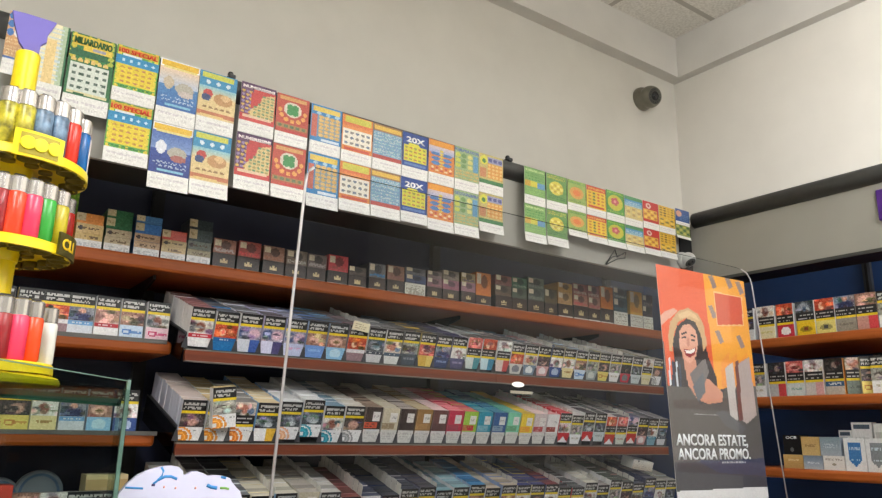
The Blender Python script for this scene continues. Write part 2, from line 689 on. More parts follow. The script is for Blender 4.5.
# bent black wire on the fascia
wp = [onY(x, y, Yf - 0.006) for x, y in ((606, 264), (611, 256), (615, 249.5), (617, 257), (626, 252), (625, 258), (617, 259), (606, 264.5), (612, 257), (624, 254))]
wo = link('wire_hook', tube_path(wp, 0.0017, 6), flat_mat('wire_black', (16, 16, 18), 0.4))
tag(wo, 'bent black wire hook on the grey canopy under the green clover ticket', 'hook')
# small black clips that stand on the tube
for (x, y, lab) in ((231, 71.5, 'small black clip on the canopy edge above the beach ticket'), (507.5, 158, 'small black clip on the tube in the gap between tickets')):
    q = onY(x, y, Yf)
    t = empty('tube_clip', (q[0], Yf, Zt1 - 0.002))
    tag(t, lab, 'clip')
    link('jaw', box(-0.008, 0.008, -0.016, 0.012, -0.002, 0.008, 0.002), flat_mat('clip_black', (20, 20, 22), 0.4), t)
    link('knob', smooth_by_angle(lathe([(0, 0.008), (0.006, 0.008), (0.007, 0.013), (0.005, 0.018), (0, 0.019)], 12)), flat_mat('clip_black', (20, 20, 22), 0.4), t)

# ================================================================== SECURITY CAMERAS


def turret(name, loc, s, body, lens, label, look):
    t = empty(name, loc)
    tag(t, label, 'security camera')
    base = lathe([(0, 0), (0.054, 0), (0.056, 0.006), (0.054, 0.022), (0.047, 0.034), (0.040, 0.036), (0, 0.036)], 40)
    base.transform(Matrix.Rotation(PI / 2, 4, 'X') @ Matrix.Scale(s, 4))
    link('base_ring', smooth_by_angle(base), body, t)
    prof = [(0, -0.050)] + [(0.051 * math.cos(a), 0.051 * math.sin(a)) for a in np.linspace(-1.4, 0.62, 14)] + [(0.0405, 0.0305), (0.038, 0.0285), (0, 0.0285)]
    d = Vector(look).normalized()
    q = d.to_track_quat('Z', 'Y').to_matrix().to_4x4()
    c = Matrix.Translation((0.004 * s, -0.052 * s, -0.004 * s))
    ball = lathe(prof, 40); ball.transform(c @ q @ Matrix.Scale(s, 4))
    b = link('ball', smooth_by_angle(ball), body, t)
    fp = lathe([(0, 0.0287), (0.036, 0.0287), (0.037, 0.031), (0.021, 0.0315), (0, 0.0315)], 32)
    fp.transform(c @ q @ Matrix.Scale(s, 4))
    link('face_plate', smooth_by_angle(fp), flat_mat('face_plate_grey', (66, 66, 60), 0.35), b)
    ln = lathe([(0, 0.0316), (0.020, 0.0316), (0.0205, 0.034), (0.018, 0.035), (0.013, 0.033), (0.007, 0.038), (0, 0.039)], 32)
    ln.transform(c @ q @ Matrix.Scale(s, 4))
    link('lens', smooth_by_angle(ln), lens, b)
    bm = bmesh.new()
    for k in range(14):
        a = 2 * PI * k / 14
        mm = c @ q @ Matrix.Scale(s, 4) @ Matrix.Translation((0.029 * math.cos(a), 0.029 * math.sin(a), 0.032))
        bmesh.ops.create_uvsphere(bm, u_segments=8, v_segments=6, radius=0.0026, matrix=mm)
    link('lamp_ring', bm_mesh(bm, smooth=True), flat_mat('infrared_lamps', (70, 70, 72), 0.2), b)


M_camgrey = flat_mat('camera_grey', (126, 123, 110), 0.4, 0.2)
M_lens = flat_mat('lens_black', (14, 15, 18), 0.15)
turret('security_camera', (2.552, Dw, 1.522 + H), 1.0, M_camgrey, M_lens, 'grey turret camera on the back wall beside the corner', (-0.12, -0.95, -0.25))
turret('security_camera', (2.085, Yf, 0.592 + H), 0.50, flat_mat('camera_white', (190, 190, 186), 0.4), M_lens, 'small white dome camera on the canopy corner above the orange poster', (-0.1, -0.6, -0.8))

# ================================================================== LOTTERY TICKETS
W = (238, 235, 228)


def stub(c, y=0.76):
    c.rect(0, y, 1, 1, W)
    c.dashes(0.06, y + 0.05, 0.92, y + 0.11, (170, 150, 170), 1, 0.7, 0.35)
    c.dashes(0.06, y + 0.13, 0.8, y + 0.17, (180, 170, 170), 1, 0.6, 0.25)
    return c


def tk(kind):
    c = Cv(34, 58, (255, 255, 255))
    e = 0.76
    if kind == 'cream':
        c.rect(0, 0, 1, e, (238, 226, 178)); c.rect(0.8, 0, 1, e, (180, 200, 160))
        for k in range(12):
            c.rect(0, 0.05 + k * 0.058, 0.86, 0.07 + k * 0.058, (200, 216, 222))
        c.rect(0.45, 0.2, 0.7, e, (240, 206, 130)); c.rect(0.93, 0, 1, 0.9, (36, 110, 60))
    elif kind == 'bluecream':
        c.rect(0, 0, 1, e, (225, 170, 110)); c.dots(0, 0, 1, 0.4, 3, 3, 0.16, 0.06, [(40, 110, 190), (240, 240, 240), (240, 170, 60)])
        c.grad(0, 0.4, 1, e, (214, 150, 84), (190, 140, 90)); c.dashes(0, 0.42, 1, e, (238, 208, 150), 6, 0.5)
        c.rect(0, 0.72, 1, 0.78, (40, 90, 170))
    elif kind == 'green':
        c.rect(0, 0, 1, 0.86, (30, 110, 52)); c.dots(0, 0, 1, 0.34, 6, 5, 0.07, 0.03, [(214, 196, 40), (40, 130, 60), (180, 190, 50)])
        c.rect(0.06, 0.02, 0.9, 0.15, (226, 190, 40)); c.rect(0.3, 0.14, 0.95, 0.21, (236, 200, 50)); c.rect(0.5, 0.15, 0.78, 0.19, (150, 150, 180))
        c.rect(0.02, 0.2, 0.8, 0.3, (22, 104, 60)); c.dots(0.05, 0.31, 0.9, 0.37, 6, 1, 0.06, 0.025, [(232, 196, 96)])
        c.rect(0.06, 0.38, 0.92, 0.74, (214, 222, 208)); c.dots(0.07, 0.39, 0.91, 0.73, 5, 4, 0.05, 0.022, [(60, 90, 70), (90, 110, 96)])
        c.rect(0.05, 0.75, 0.95, 0.78, (220, 210, 150)); c.rect(0.2, 0.76, 0.45, 0.78, (20, 100, 50))
        return stub(c, 0.80)
    elif kind == 'special':
        c.rect(0, 0, 1, e, (90, 178, 60)); c.dots(0, 0, 1, e, 7, 12, 0.05, 0.03, [(236, 210, 40), (70, 160, 60), (170, 200, 50)])
        c.rect(0.02, 0.02, 0.97, 0.13, (222, 170, 30)); c.rect(0, 0.17, 1, 0.32, (28, 140, 196)); c.rect(0.15, 0.14, 0.6, 0.18, (220, 228, 230))
        c.dots(0.1, 0.2, 0.95, 0.3, 5, 1, 0.035, 0.025, [(180, 220, 236)])
        c.rect(0.08, 0.33, 0.92, 0.69, (238, 208, 30)); c.dots(0.1, 0.34, 0.9, 0.68, 5, 4, 0.05, 0.018, [(206, 150, 40), (200, 130, 60)])
        c.dashes(0.1, 0.7, 0.9, 0.75, (40, 120, 50), 1, 0.7)
    elif kind in ('ship', 'shipblue'):
        if kind == 'ship':
            c.grad(0, 0.12, 1, 0.4, (236, 200, 160), (176, 190, 214)); c.grad(0, 0.4, 1, e, (70, 130, 190), (30, 90, 170))
        else:
            c.grad(0, 0.12, 1, 0.4, (60, 96, 176), (120, 150, 206)); c.grad(0, 0.4, 1, e, (40, 70, 160), (24, 50, 140))
        c.rect(0.02, 0.02, 0.98, 0.11, (238, 186, 30)); c.rect(0.1, 0.1, 0.95, 0.13, (236, 214, 120))
        c.ell(0.25, 0.36, 0.13, 0.1, (200, 180, 150) if kind == 'ship' else (226, 228, 236)); c.ell(0.66, 0.42, 0.24, 0.09, (176, 168, 150)); c.ell(0.7, 0.5, 0.2, 0.05, (196, 180, 170) if kind == 'ship' else (170, 90, 80))
        c.dashes(0.1, 0.55, 0.9, 0.66, (200, 214, 230), 2, 0.4); c.rect(0.2, 0.69, 0.85, 0.72, (120, 190, 220))
    elif kind == 'beach':
        c.rect(0, 0, 1, e, (226, 196, 130)); c.rect(0, 0, 1, 0.24, (40, 140, 190)); c.rect(0.05, 0.02, 0.9, 0.11, (206, 206, 60))
        c.dots(0.1, 0.12, 0.9, 0.22, 3, 1, 0.07, 0.03, [(214, 232, 236)]); c.grad(0, 0.24, 1, 0.4, (130, 190, 206), (226, 206, 150))
        c.ell(0.24, 0.36, 0.13, 0.07, (200, 60, 50)); c.ell(0.2, 0.43, 0.12, 0.06, (50, 70, 120)); c.ell(0.66, 0.42, 0.26, 0.1, (196, 140, 80)); c.ell(0.72, 0.38, 0.12, 0.06, (226, 180, 120))
        c.dots(0.1, 0.56, 0.9, 0.62, 5, 1, 0.06, 0.018, [(150, 110, 60)]); c.rect(0, 0.65, 1, 0.72, (196, 106, 60)); c.rect(0.1, 0.7, 0.7, 0.75, (226, 190, 110))
    elif kind == 'purple':
        c.rect(0, 0, 1, e, (206, 50, 42)); c.rect(0, 0, 0.36, 0.62, (98, 50, 92)); c.dots(0.02, 0.14, 0.34, 0.62, 3, 7, 0.045, 0.026, [(230, 180, 60), (150, 120, 170)])
        c.rect(0, 0, 1, 0.11, (92, 46, 90)); c.poly([(0.3, 0.62), (0.3, 0.52), (0.56, 0.36), (0.62, 0.2), (0.98, 0.14), (0.98, 0.66), (0.1, 0.66)], (222, 190, 120))
        c.dots(0.36, 0.18, 0.97, 0.65, 5, 8, 0.05, 0.02, [(96, 140, 90), (170, 150, 80)]); c.poly([(0.3, 0.5), (0.3, 0.18), (0.62, 0.14), (0.55, 0.34)], (206, 44, 40))
        c.rect(0, 0.68, 1, 0.76, (214, 50, 44)); c.rect(0.1, 0.64, 0.9, 0.69, (226, 190, 150))
    elif kind == 'clover':
        c.rect(0, 0, 1, e, (196, 60, 32)); c.rect(0.1, 0.03, 0.9, 0.1, (214, 150, 70))
        c.ell(0.5, 0.28, 0.27, 0.15, (220, 206, 180)); c.ell(0.42, 0.24, 0.11, 0.065, (50, 140, 60)); c.ell(0.58, 0.24, 0.11, 0.065, (50, 140, 60)); c.ell(0.42, 0.33, 0.11, 0.065, (50, 140, 60)); c.ell(0.58, 0.33, 0.11, 0.065, (50, 140, 60))
        for a in np.linspace(0, PI, 7):
            c.ell(0.5 + 0.38 * math.cos(a), 0.32 + 0.2 * math.sin(a), 0.07, 0.04, (238, 160, 60))
        c.rect(0.04, 0.58, 0.96, 0.68, (170, 120, 60)); c.dots(0.05, 0.585, 0.95, 0.675, 5, 1, 0.06, 0.03, [(90, 110, 60)]); c.rect(0.3, 0.7, 0.9, 0.745, (206, 40, 40))
    elif kind == 'blue':
        c.rect(0, 0, 1, e, (34, 128, 196)); c.rect(0.05, 0.03, 0.95, 0.13, (226, 190, 60)); c.dots(0.1, 0.14, 1, 0.2, 3, 1, 0.08, 0.03, [(160, 200, 220)])
        c.rect(0.03, 0.2, 0.2, 0.68, (206, 90, 60)); c.rect(0.24, 0.2, 0.96, 0.66, (130, 150, 150)); c.dots(0.24, 0.2, 0.96, 0.66, 4, 6, 0.075, 0.032, [(226, 170, 70), (230, 180, 90)])
        c.rect(0.35, 0.69, 0.95, 0.74, (210, 226, 236))
    elif kind == 'orange':
        c.rect(0, 0, 1, e, (232, 128, 36)); c.rect(0.1, 0.02, 0.95, 0.15, (206, 196, 50)); c.grad(0, 0.15, 1, 0.3, (222, 90, 30), (240, 150, 60))
        c.rect(0.04, 0.3, 0.96, 0.66, (236, 226, 206)); c.dots(0.05, 0.31, 0.95, 0.65, 5, 3, 0.06, 0.03, [(110, 120, 140), (140, 130, 120)]); c.rect(0.1, 0.69, 0.9, 0.745, (216, 70, 40))
    elif kind == 'steel':
        c.rect(0, 0, 1, e, (110, 150, 184)); c.rect(0, 0, 1, 0.15, (160, 110, 60)); c.rect(0.04, 0.03, 0.96, 0.12, (230, 180, 50)); c.dashes(0.03, 0.16, 0.97, 0.66, (196, 206, 200), 7, 0.55); c.dashes(0.03, 0.16, 0.97, 0.66, (100, 170, 180), 7, 0.3)
        c.rect(0, 0.67, 1, 0.76, (190, 60, 50))
    elif kind == 'twenty':
        c.rect(0, 0, 1, e, (20, 62, 150)); c.rect(0.05, 0.28, 0.95, 0.64, (226, 214, 40)); c.poly([(0.2, 0.28), (0.3, 0.22), (0.6, 0.22), (0.7, 0.28)], (226, 214, 40))
        c.dots(0.07, 0.29, 0.93, 0.63, 5, 4, 0.06, 0.022, [(150, 150, 50), (200, 120, 50)]); c.rect(0.1, 0.68, 0.9, 0.73, (80, 120, 190))
    elif kind == 'lilac':
        c.rect(0, 0, 1, e, (230, 130, 44)); c.rect(0.05, 0.02, 0.95, 0.13, (236, 150, 30)); c.grad(0, 0.14, 1, 0.3, (214, 190, 190), (150, 160, 206)); c.dots(0.06, 0.26, 0.94, 0.58, 2, 3, 0.19, 0.04, [(60, 120, 190)])
        c.dots(0.4, 0.2, 0.6, 0.6, 1, 6, 0.08, 0.022, [(226, 200, 60)]); c.dots(0.06, 0.6, 0.94, 0.72, 5, 2, 0.06, 0.024, [(240, 214, 160), (206, 70, 50)])
    elif kind == 'mosaic':
        c.rect(0, 0, 1, e, (150, 176, 120)); c.dashes(0, 0.02, 1, 0.12, (80, 100, 160), 1, 0.8); c.dots(0, 0.13, 0.75, 0.5, 3, 3, 0.11, 0.05, [(206, 206, 60), (110, 150, 80), (220, 210, 110)])
        c.rect(0.76, 0.13, 0.98, 0.52, (90, 150, 190)); c.dashes(0, 0.52, 1, 0.74, (226, 170, 80), 3, 0.6)
    elif kind == 'yellowgreen':
        c.rect(0, 0, 1, e, (200, 180, 100)); c.ell(0.2, 0.16, 0.16, 0.12, (226, 220, 60)); c.ell(0.2, 0.18, 0.08, 0.06, (80, 140, 60)); c.rect(0.36, 0.05, 0.98, 0.2, (150, 150, 190)); c.dots(0.36, 0.06, 0.98, 0.2, 3, 1, 0.08, 0.05, [(90, 90, 150)])
        c.rect(0.34, 0.22, 0.98, 0.6, (226, 150, 60)); c.dots(0.34, 0.22, 0.98, 0.6, 4, 4, 0.06, 0.03, [(236, 190, 100)]); c.rect(0.02, 0.36, 0.3, 0.6, (206, 130, 80)); c.rect(0, 0.66, 1, 0.76, (60, 130, 70))
    elif kind == 'limegreen':
        c.rect(0, 0, 1, e, (122, 172, 88)); c.dashes(0.05, 0.03, 0.95, 0.12, (206, 226, 150), 1, 0.7); c.dashes(0.05, 0.14, 0.95, 0.34, (60, 140, 60), 3, 0.5); c.rect(0.02, 0.36, 0.3, 0.52, (222, 170, 50)); c.rect(0.3, 0.36, 0.62, 0.52, (226, 214, 60)); c.rect(0.62, 0.38, 0.96, 0.54, (90, 150, 200)); c.dashes(0.05, 0.56, 0.95, 0.74, (150, 196, 90), 3, 0.5)
    elif kind == 'sungreen':
        c.rect(0, 0, 1, e, (98, 150, 70)); c.dashes(0.05, 0.02, 0.95, 0.14, (206, 190, 70), 2, 0.6); c.ell(0.48, 0.38, 0.34, 0.19, (226, 206, 60)); c.dots(0.2, 0.26, 0.8, 0.52, 4, 3, 0.07, 0.035, [(240, 226, 120), (200, 170, 50)]); c.dashes(0.1, 0.6, 0.9, 0.7, (40, 110, 50), 2, 0.6)
    elif kind == 'orangegreen':
        c.rect(0, 0, 1, e, (150, 176, 80)); c.dashes(0.05, 0.02, 0.95, 0.12, (80, 150, 60), 1, 0.7); c.ell(0.5, 0.4, 0.38, 0.2, (226, 160, 70)); c.ell(0.5, 0.4, 0.2, 0.1, (236, 120, 50)); c.dashes(0.1, 0.62, 0.9, 0.72, (90, 130, 60), 2, 0.5)
    elif kind == 'redyellow':
        c.rect(0, 0, 1, e, (238, 196, 40)); c.rect(0, 0, 1, 0.16, (216, 70, 40)); c.dashes(0.05, 0.03, 0.95, 0.13, (240, 200, 80), 1, 0.6); c.dots(0.05, 0.18, 0.95, 0.62, 4, 4, 0.07, 0.035, [(200, 120, 30), (90, 110, 60), (220, 90, 40)]); c.rect(0.1, 0.66, 0.9, 0.72, (216, 60, 40))
    elif kind == 'flower':
        c.rect(0, 0, 1, e, (80, 156, 56)); c.ell(0.5, 0.38, 0.42, 0.26, (206, 196, 50))
        for a in np.linspace(0, 2 * PI, 6)[:5]:
            c.ell(0.48 + 0.13 * math.cos(a), 0.34 + 0.08 * math.sin(a), 0.1, 0.06, (200, 80, 90))
        c.ell(0.48, 0.34, 0.08, 0.05, (236, 150, 150)); c.dashes(0.1, 0.64, 0.9, 0.72, (210, 210, 90), 2, 0.5); c.dashes(0.05, 0.02, 0.95, 0.1, (170, 200, 70), 1, 0.6)
    elif kind == 'palm':
        c.rect(0, 0, 1, e, (214, 190, 120)); c.rect(0, 0.0, 1, 0.12, (80, 150, 90)); c.grad(0, 0.12, 1, 0.34, (60, 140, 200), (150, 190, 200)); c.dashes(0.05, 0.16, 0.95, 0.36, (214, 226, 236), 3, 0.3); c.dots(0.05, 0.38, 0.95, 0.68, 3, 3, 0.1, 0.04, [(236, 206, 110), (190, 150, 80)])
    elif kind == 'red':
        c.rect(0, 0, 1, e, (206, 40, 36)); c.ell(0.36, 0.16, 0.16, 0.1, (236, 200, 190)); c.ell(0.36, 0.16, 0.07, 0.05, (190, 60, 60)); c.rect(0.04, 0.3, 0.9, 0.66, (232, 170, 50)); c.dots(0.05, 0.31, 0.9, 0.65, 4, 3, 0.09, 0.04, [(240, 200, 80), (190, 110, 40)])
    elif kind == 'gold':
        c.rect(0, 0, 1, e, (232, 180, 46)); c.dots(0.03, 0.03, 0.97, 0.4, 4, 4, 0.08, 0.03, [(150, 120, 40), (110, 90, 40), (206, 150, 40)]); c.dots(0.03, 0.46, 0.97, 0.72, 3, 3, 0.12, 0.03, [(120, 110, 60), (240, 200, 80)])
    elif kind == 'night':
        c.rect(0, 0, 1, 0.8, (52, 84, 150)); c.ell(0.25, 0.3, 0.2, 0.2, (214, 150, 120)); c.dashes(0.3, 0.3, 0.95, 0.7, (110, 150, 190), 4, 0.5)
        return stub(c, 0.82)
    elif kind == 'olive':
        c.rect(0, 0, 1, 0.8, (150, 160, 80)); c.dots(0, 0, 1, 0.7, 4, 3, 0.1, 0.08, [(206, 196, 90), (70, 110, 60)])
        return stub(c, 0.82)
    return stub(c, e)


YT = 1.468
# left ratio, right ratio, top, middle, bottom, upper kind, lower kind, words
TICK = [
    (0.030, 0.0545, .5165, None, .430, 'bluecream', None, 'orange and blue'),
    (0.0555, 0.1010, .5165, None, .404, 'cream', None, 'cream striped'),
    (0.1025, 0.1590, .5140, None, .4015, 'green', None, 'green and gold'),
    (0.1597, 0.2172, .5150, .4320, .3435, 'special', 'special', 'yellow blue-banded'),
    (0.2185, 0.2745, .5145, .4170, .3190, 'ship', 'shipblue', 'blue sailing-ship'),
    (0.2750, 0.3310, .5137, .4185, .3210, 'beach', 'beach', 'sandy beach-scene'),
    (0.3375, 0.3935, .5150, .4330, .3430, 'purple', 'purple', 'red purple-edged'),
    (0.3950, 0.4503, .5135, .4300, .3420, 'clover', 'clover', 'red clover'),
    (0.4538, 0.5092, .5125, .4300, .3393, 'blue', 'blue', 'blue number-grid'),
    (0.5102, 0.5682, .5103, .4280, .3440, 'orange', 'orange', 'orange and white'),
    (0.5690, 0.6268, .5100, .4280, .3448, 'steel', 'steel', 'steel blue'),
    (0.6276, 0.6822, .5105, .4280, .3470, 'twenty', 'twenty', 'dark blue 20X'),
    (0.6832, 0.7398, .5115, .4290, .3430, 'lilac', 'lilac', 'orange lilac-centred'),
    (0.7410, 0.7968, .5125, .4290, .3443, 'mosaic', 'mosaic', 'green mosaic'),
    (0.7975, 0.8560, .5128, .4360, .3600, 'yellowgreen', 'yellowgreen', 'orange green-footed'),
    (0.9100, 0.9662, .5128, .4370, .3605, 'limegreen', 'limegreen', 'lime green'),
    (0.9688, 1.0262, .5125, .4370, .3630, 'sungreen', 'sungreen', 'green with yellow sun'),
    (1.0280, 1.0815, .5123, .4470, .3918, 'orangegreen', 'orangegreen', 'olive with orange disc'),
    (1.0835, 1.1425, .5118, .4470, .3885, 'redyellow', 'redyellow', 'yellow red-topped'),
    (1.1440, 1.2010, .5145, .4470, .3887, 'flower', 'flower', 'green flower'),
    (1.2025, 1.2610, .5140, .4470, .3888, 'palm', 'palm', 'blue and sand'),
    (1.2630, 1.3172, .5145, .4510, .3910, 'red', 'red', 'red and gold'),
    (1.3180, 1.3755, .5145, .4510, .3926, 'gold', 'gold', 'golden yellow'),
    (1.3790, 1.4310, .5190, .4810, .4475, 'night', 'olive', 'narrow blue'),
]
TITLES = {'twenty': ('20X', (240, 240, 240), 0.70, 0.15, 0.12), 'purple': ('NUMERISSIMI', (240, 226, 226), 0.9, 0.075, 0.055),
          'special': ('100 SPECIAL', (206, 60, 30), 0.9, 0.085, 0.075), 'green': ('MILIARDARIO', (40, 90, 40), 0.84, 0.09, 0.085)}
tcache = {}
for col, (a, b, zt, zm, zb, ku, kl, words) in enumerate(TICK):
    rows = [(ku, zt, zm if zm else zb, 'upper', 0.0)]
    if kl:
        rows.append((kl, zm, zb, 'lower', 0.006))
    for kind, z1, z0, row, curl in rows:
        w = (b - a) * YT - 0.0008
        h = (z1 - z0) * YT - 0.0006
        bow = (lambda t, cc=curl: cc * max(0.0, 1 - t / 0.5) ** 2)
        ta = tk(kind).noise(7).a
        ta = (ta * 0.84 + ta.mean(2, keepdims=True) * 0.16) * 0.95
        me = print_mesh(ta, w, h, 0.0012, bow=bow)
        if kl:
            if row == 'upper' and kind in ('night',):
                lab = 'narrow dark blue lottery ticket, upper at the right end of the row'
            elif kind == 'olive':
                lab = 'narrow olive lottery ticket, lower at the right end of the row'
            elif kind == 'ship':
                lab = 'sunset sailing-ship lottery ticket in the upper row of tickets'
            elif kind == 'shipblue':
                lab = 'deep blue sailing-ship lottery ticket in the lower row of tickets'
            else:
                lab = f'{words} lottery ticket in the {row} row on the canopy'
        else:
            lab = {'green': 'long green and gold lottery ticket with a white number grid', 'cream': 'cream striped lottery ticket behind the purple topper',
                   'bluecream': 'orange and blue lottery ticket at the left picture edge'}[kind]
        o = link('lottery_ticket', me, PAPER, None, ((a + b) / 2 * YT, YT + (0.0016 if row == 'lower' else 0), z0 * YT + H))
        tag(o, lab, 'ticket', 'lottery tickets pinned along the canopy')
        if kind in TITLES:
            s, cc, fw_, vy, fh = TITLES[kind]
            key = (kind, round(w, 4))
            link('title', text_mesh(s, w * fw_, h * fh, 0.0003, 0.02, 1.0, 0.0005), flat_mat('ink_' + kind, cc, 0.5), o, (0, -0.0002, h * (1 - vy)))

# ================================================================== CIGARETTE PACKS
PW, PH, PD = 0.0525, 0.0880, 0.0214


def photo(c, kind, y0, y1):
    """painted warning picture between v=y0..y1"""
    m_ = (y0 + y1) / 2; hh = (y1 - y0) / 2
    if kind == 'lump':
        c.rect(0, y0, 1, y1, (70, 60, 60)); c.ell(0.5, m_ + hh * 0.1, 0.28, hh * 0.75, (196, 150, 136), 0.3)
    elif kind == 'pinkhead':
        c.rect(0, y0, 1, y1, (150, 110, 96)); c.ell(0.45, m_, 0.34, hh * 0.7, (226, 176, 160), 0.3)
    elif kind == 'red':
        c.rect(0, y0, 1, y1, (186, 70, 40)); c.ell(0.36, m_ + hh * 0.2, 0.15, hh * 0.6, (236, 200, 170), 0.3); c.ell(0.7, m_ + hh * 0.1, 0.12, hh * 0.5, (220, 140, 100), 0.3)
    elif kind == 'foot':
        c.rect(0, y0, 1, y1, (216, 212, 206)); c.ell(0.45, m_, 0.22, hh * 0.8, (130, 76, 60), 0.4); c.ell(0.15, m_ + hh * 0.3, 0.2, hh * 0.6, (110, 110, 112), 0.4)
    elif kind == 'man':
        c.rect(0, y0, 1, y1, (120, 120, 130)); c.ell(0.5, m_ + hh * 0.5, 0.42, hh * 0.7, (40, 46, 90), 0.3); c.ell(0.52, m_ - hh * 0.5, 0.16, hh * 0.4, (206, 150, 126), 0.3)
    elif kind == 'couple':
        c.rect(0, y0, 1, y1, (150, 140, 160)); c.ell(0.25, m_, 0.26, hh * 0.9, (60, 76, 120), 0.3); c.ell(0.7, m_, 0.28, hh * 0.8, (214, 176, 190), 0.3)
    elif kind == 'dark':
        c.rect(0, y0, 1, y1, (34, 32, 34)); c.ell(0.55, m_ + hh * 0.1, 0.16, hh * 0.6, (150, 130, 120), 0.4)
    elif kind == 'coffin':
        c.rect(0, y0, 1, y1, (150, 148, 140)); c.ell(0.5, m_, 0.4, hh * 0.5, (90, 80, 76), 0.3); c.ell(0.3, m_ + hh * 0.4, 0.16, hh * 0.4, (190, 180, 170), 0.3)
    elif kind == 'white':
        c.rect(0, y0, 1, y1, (222, 218, 214)); c.ell(0.5, m_, 0.25, hh * 0.6, (130, 90, 90), 0.4)
    elif kind == 'smoke':
        c.rect(0, y0, 1, y1, (60, 66, 72)); c.ell(0.45, m_, 0.3, hh * 0.8, (150, 156, 166), 0.5); c.ell(0.6, m_ + hh * 0.5, 0.2, hh * 0.4, (190, 196, 200), 0.4)
    elif kind == 'mouth':
        c.rect(0, y0, 1, y1, (190, 90, 84)); c.ell(0.5, m_, 0.34, hh * 0.6, (230, 180, 170), 0.3); c.ell(0.5, m_ + hh * 0.1, 0.22, hh * 0.3, (120, 40, 40), 0.3)
    elif kind == 'baby':
        c.rect(0, y0, 1, y1, (206, 190, 176)); c.ell(0.4, m_, 0.3, hh * 0.7, (186, 120, 100), 0.3); c.ell(0.78, m_ + hh * 0.3, 0.16, hh * 0.5, (110, 130, 160), 0.3)
    k = (c.v >= y0) & (c.v < y1)
    keep = c.a.copy()
    for _ in range(7):
        cx, cv = rng.uniform(0, 1), rng.uniform(y0, y1)
        g = keep[k].mean(0) * rng.uniform(0.35, 1.5) + rng.normal(0, 12, 3)
        c.ell(cx, cv, rng.uniform(0.07, 0.24), hh * rng.uniform(0.15, 0.45), g, 0.6)
    c.a[~k] = keep[~k]
    c.a[k] = np.clip(c.a[k] + rng.normal(0, 14, (int(k.sum()), 1)), 0, 255)
    return c


def brandart(c, kind, base, acc, y0):
    c.rect(0, y0, 1, 1, base)
    m_ = (y0 + 1) / 2; hh = (1 - y0) / 2
    if kind == 'fan':
        for r, k in ((1.0, acc), (0.82, base), (0.68, acc), (0.5, tuple(min(255, x + 40) for x in acc)), (0.36, acc), (0.2, base)):
            c.ell(0.08, m_ + hh * 0.5, 0.52 * r, hh * 1.5 * r, k)
        c.dashes(0.62, y0 + hh * 0.3, 0.95, y0 + hh * 0.8, (150, 150, 150), 1, 0.5)
    elif kind == 'roof':
        c.rect(0, y0, 1, 1, acc); c.poly([(0.08, 1), (0.5, m_ - hh * 0.2), (0.92, 1)], base)
    elif kind == 'text':
        c.dashes(0.15, m_ - hh * 0.5, 0.85, m_ + hh * 0.1, acc, 1, 0.75)
    elif kind == 'band':
        c.rect(0, y0, 1, y0 + hh * 0.7, acc); c.dashes(0.15, y0 + hh * 0.15, 0.85, y0 + hh * 0.55, (235, 232, 230), 1, 0.6)
    elif kind == 'half':
        c.rect(0.55, y0, 1, 1, acc)
    elif kind == 'eye':
        c.ell(0.5, m_, 0.34, hh * 0.45, tuple(int(x * 0.7) for x in base)); c.ell(0.5, m_, 0.12, hh * 0.35, acc); c.rect(0.1, m_ - hh * 0.75, 0.9, m_ - hh * 0.6, (110, 90, 50))
    elif kind == 'wave':
        c.ell(0.3, m_, 0.22, hh * 0.45, acc); c.ell(0.3, m_, 0.12, hh * 0.25, base); c.dashes(0.45, m_ - hh * 0.2, 0.92, m_ + hh * 0.3, acc, 1, 0.8)
    elif kind == 'ball':
        c.ell(0.5, m_, 0.3, hh * 0.7, acc)
    return c


BLK, YEL, TXT = (24, 22, 24), (226, 196, 40), (222, 220, 216)


def front_canvas(st, ph, bk, base, acc, yel=YEL):
    c = Cv(18, 30, base)
    if st == 'A':           # text on top, yellow bar, photo, brand
        c.rect(0, 0, 1, 0.27, BLK); c.dashes(0.06, 0.05, 0.94, 0.14, TXT, 1, 0.75); c.dashes(0.06, 0.15, 0.8, 0.24, TXT, 1, 0.7)
        c.rect(0, 0.27, 1, 0.35, yel); photo(c, ph, 0.35, 0.66); brandart(c, bk, base, acc, 0.66); lo = 0.66
    elif st == 'B':         # photo on top, text, yellow bar, brand
        photo(c, ph, 0, 0.35); c.rect(0, 0.35, 1, 0.57, BLK); c.dashes(0.06, 0.38, 0.94, 0.46, TXT, 1, 0.75); c.dashes(0.06, 0.47, 0.8, 0.55, TXT, 1, 0.7)
        c.rect(0, 0.57, 1, 0.64, yel); brandart(c, bk, base, acc, 0.64); lo = 0.64
    elif st == 'T':         # coloured carton with a small white tag, pale foot
        c.rect(0, 0, 1, 0.64, base); c.rect(0.42, 0.14, 0.88, 0.40, (222, 218, 214)); c.dashes(0.5, 0.2, 0.82, 0.32, (150, 150, 150), 1, 0.5)
        c.rect(0, 0.42, 0.8, 0.6, acc); c.dashes(0.05, 0.44, 0.6, 0.58, base, 2, 0.4)
        c.rect(0, 0.64, 1, 1, (206, 204, 200)); c.dashes(0.1, 0.7, 0.9, 0.92, (176, 174, 172), 3, 0.5); lo = 0.64
    return c, lo


DES = {}


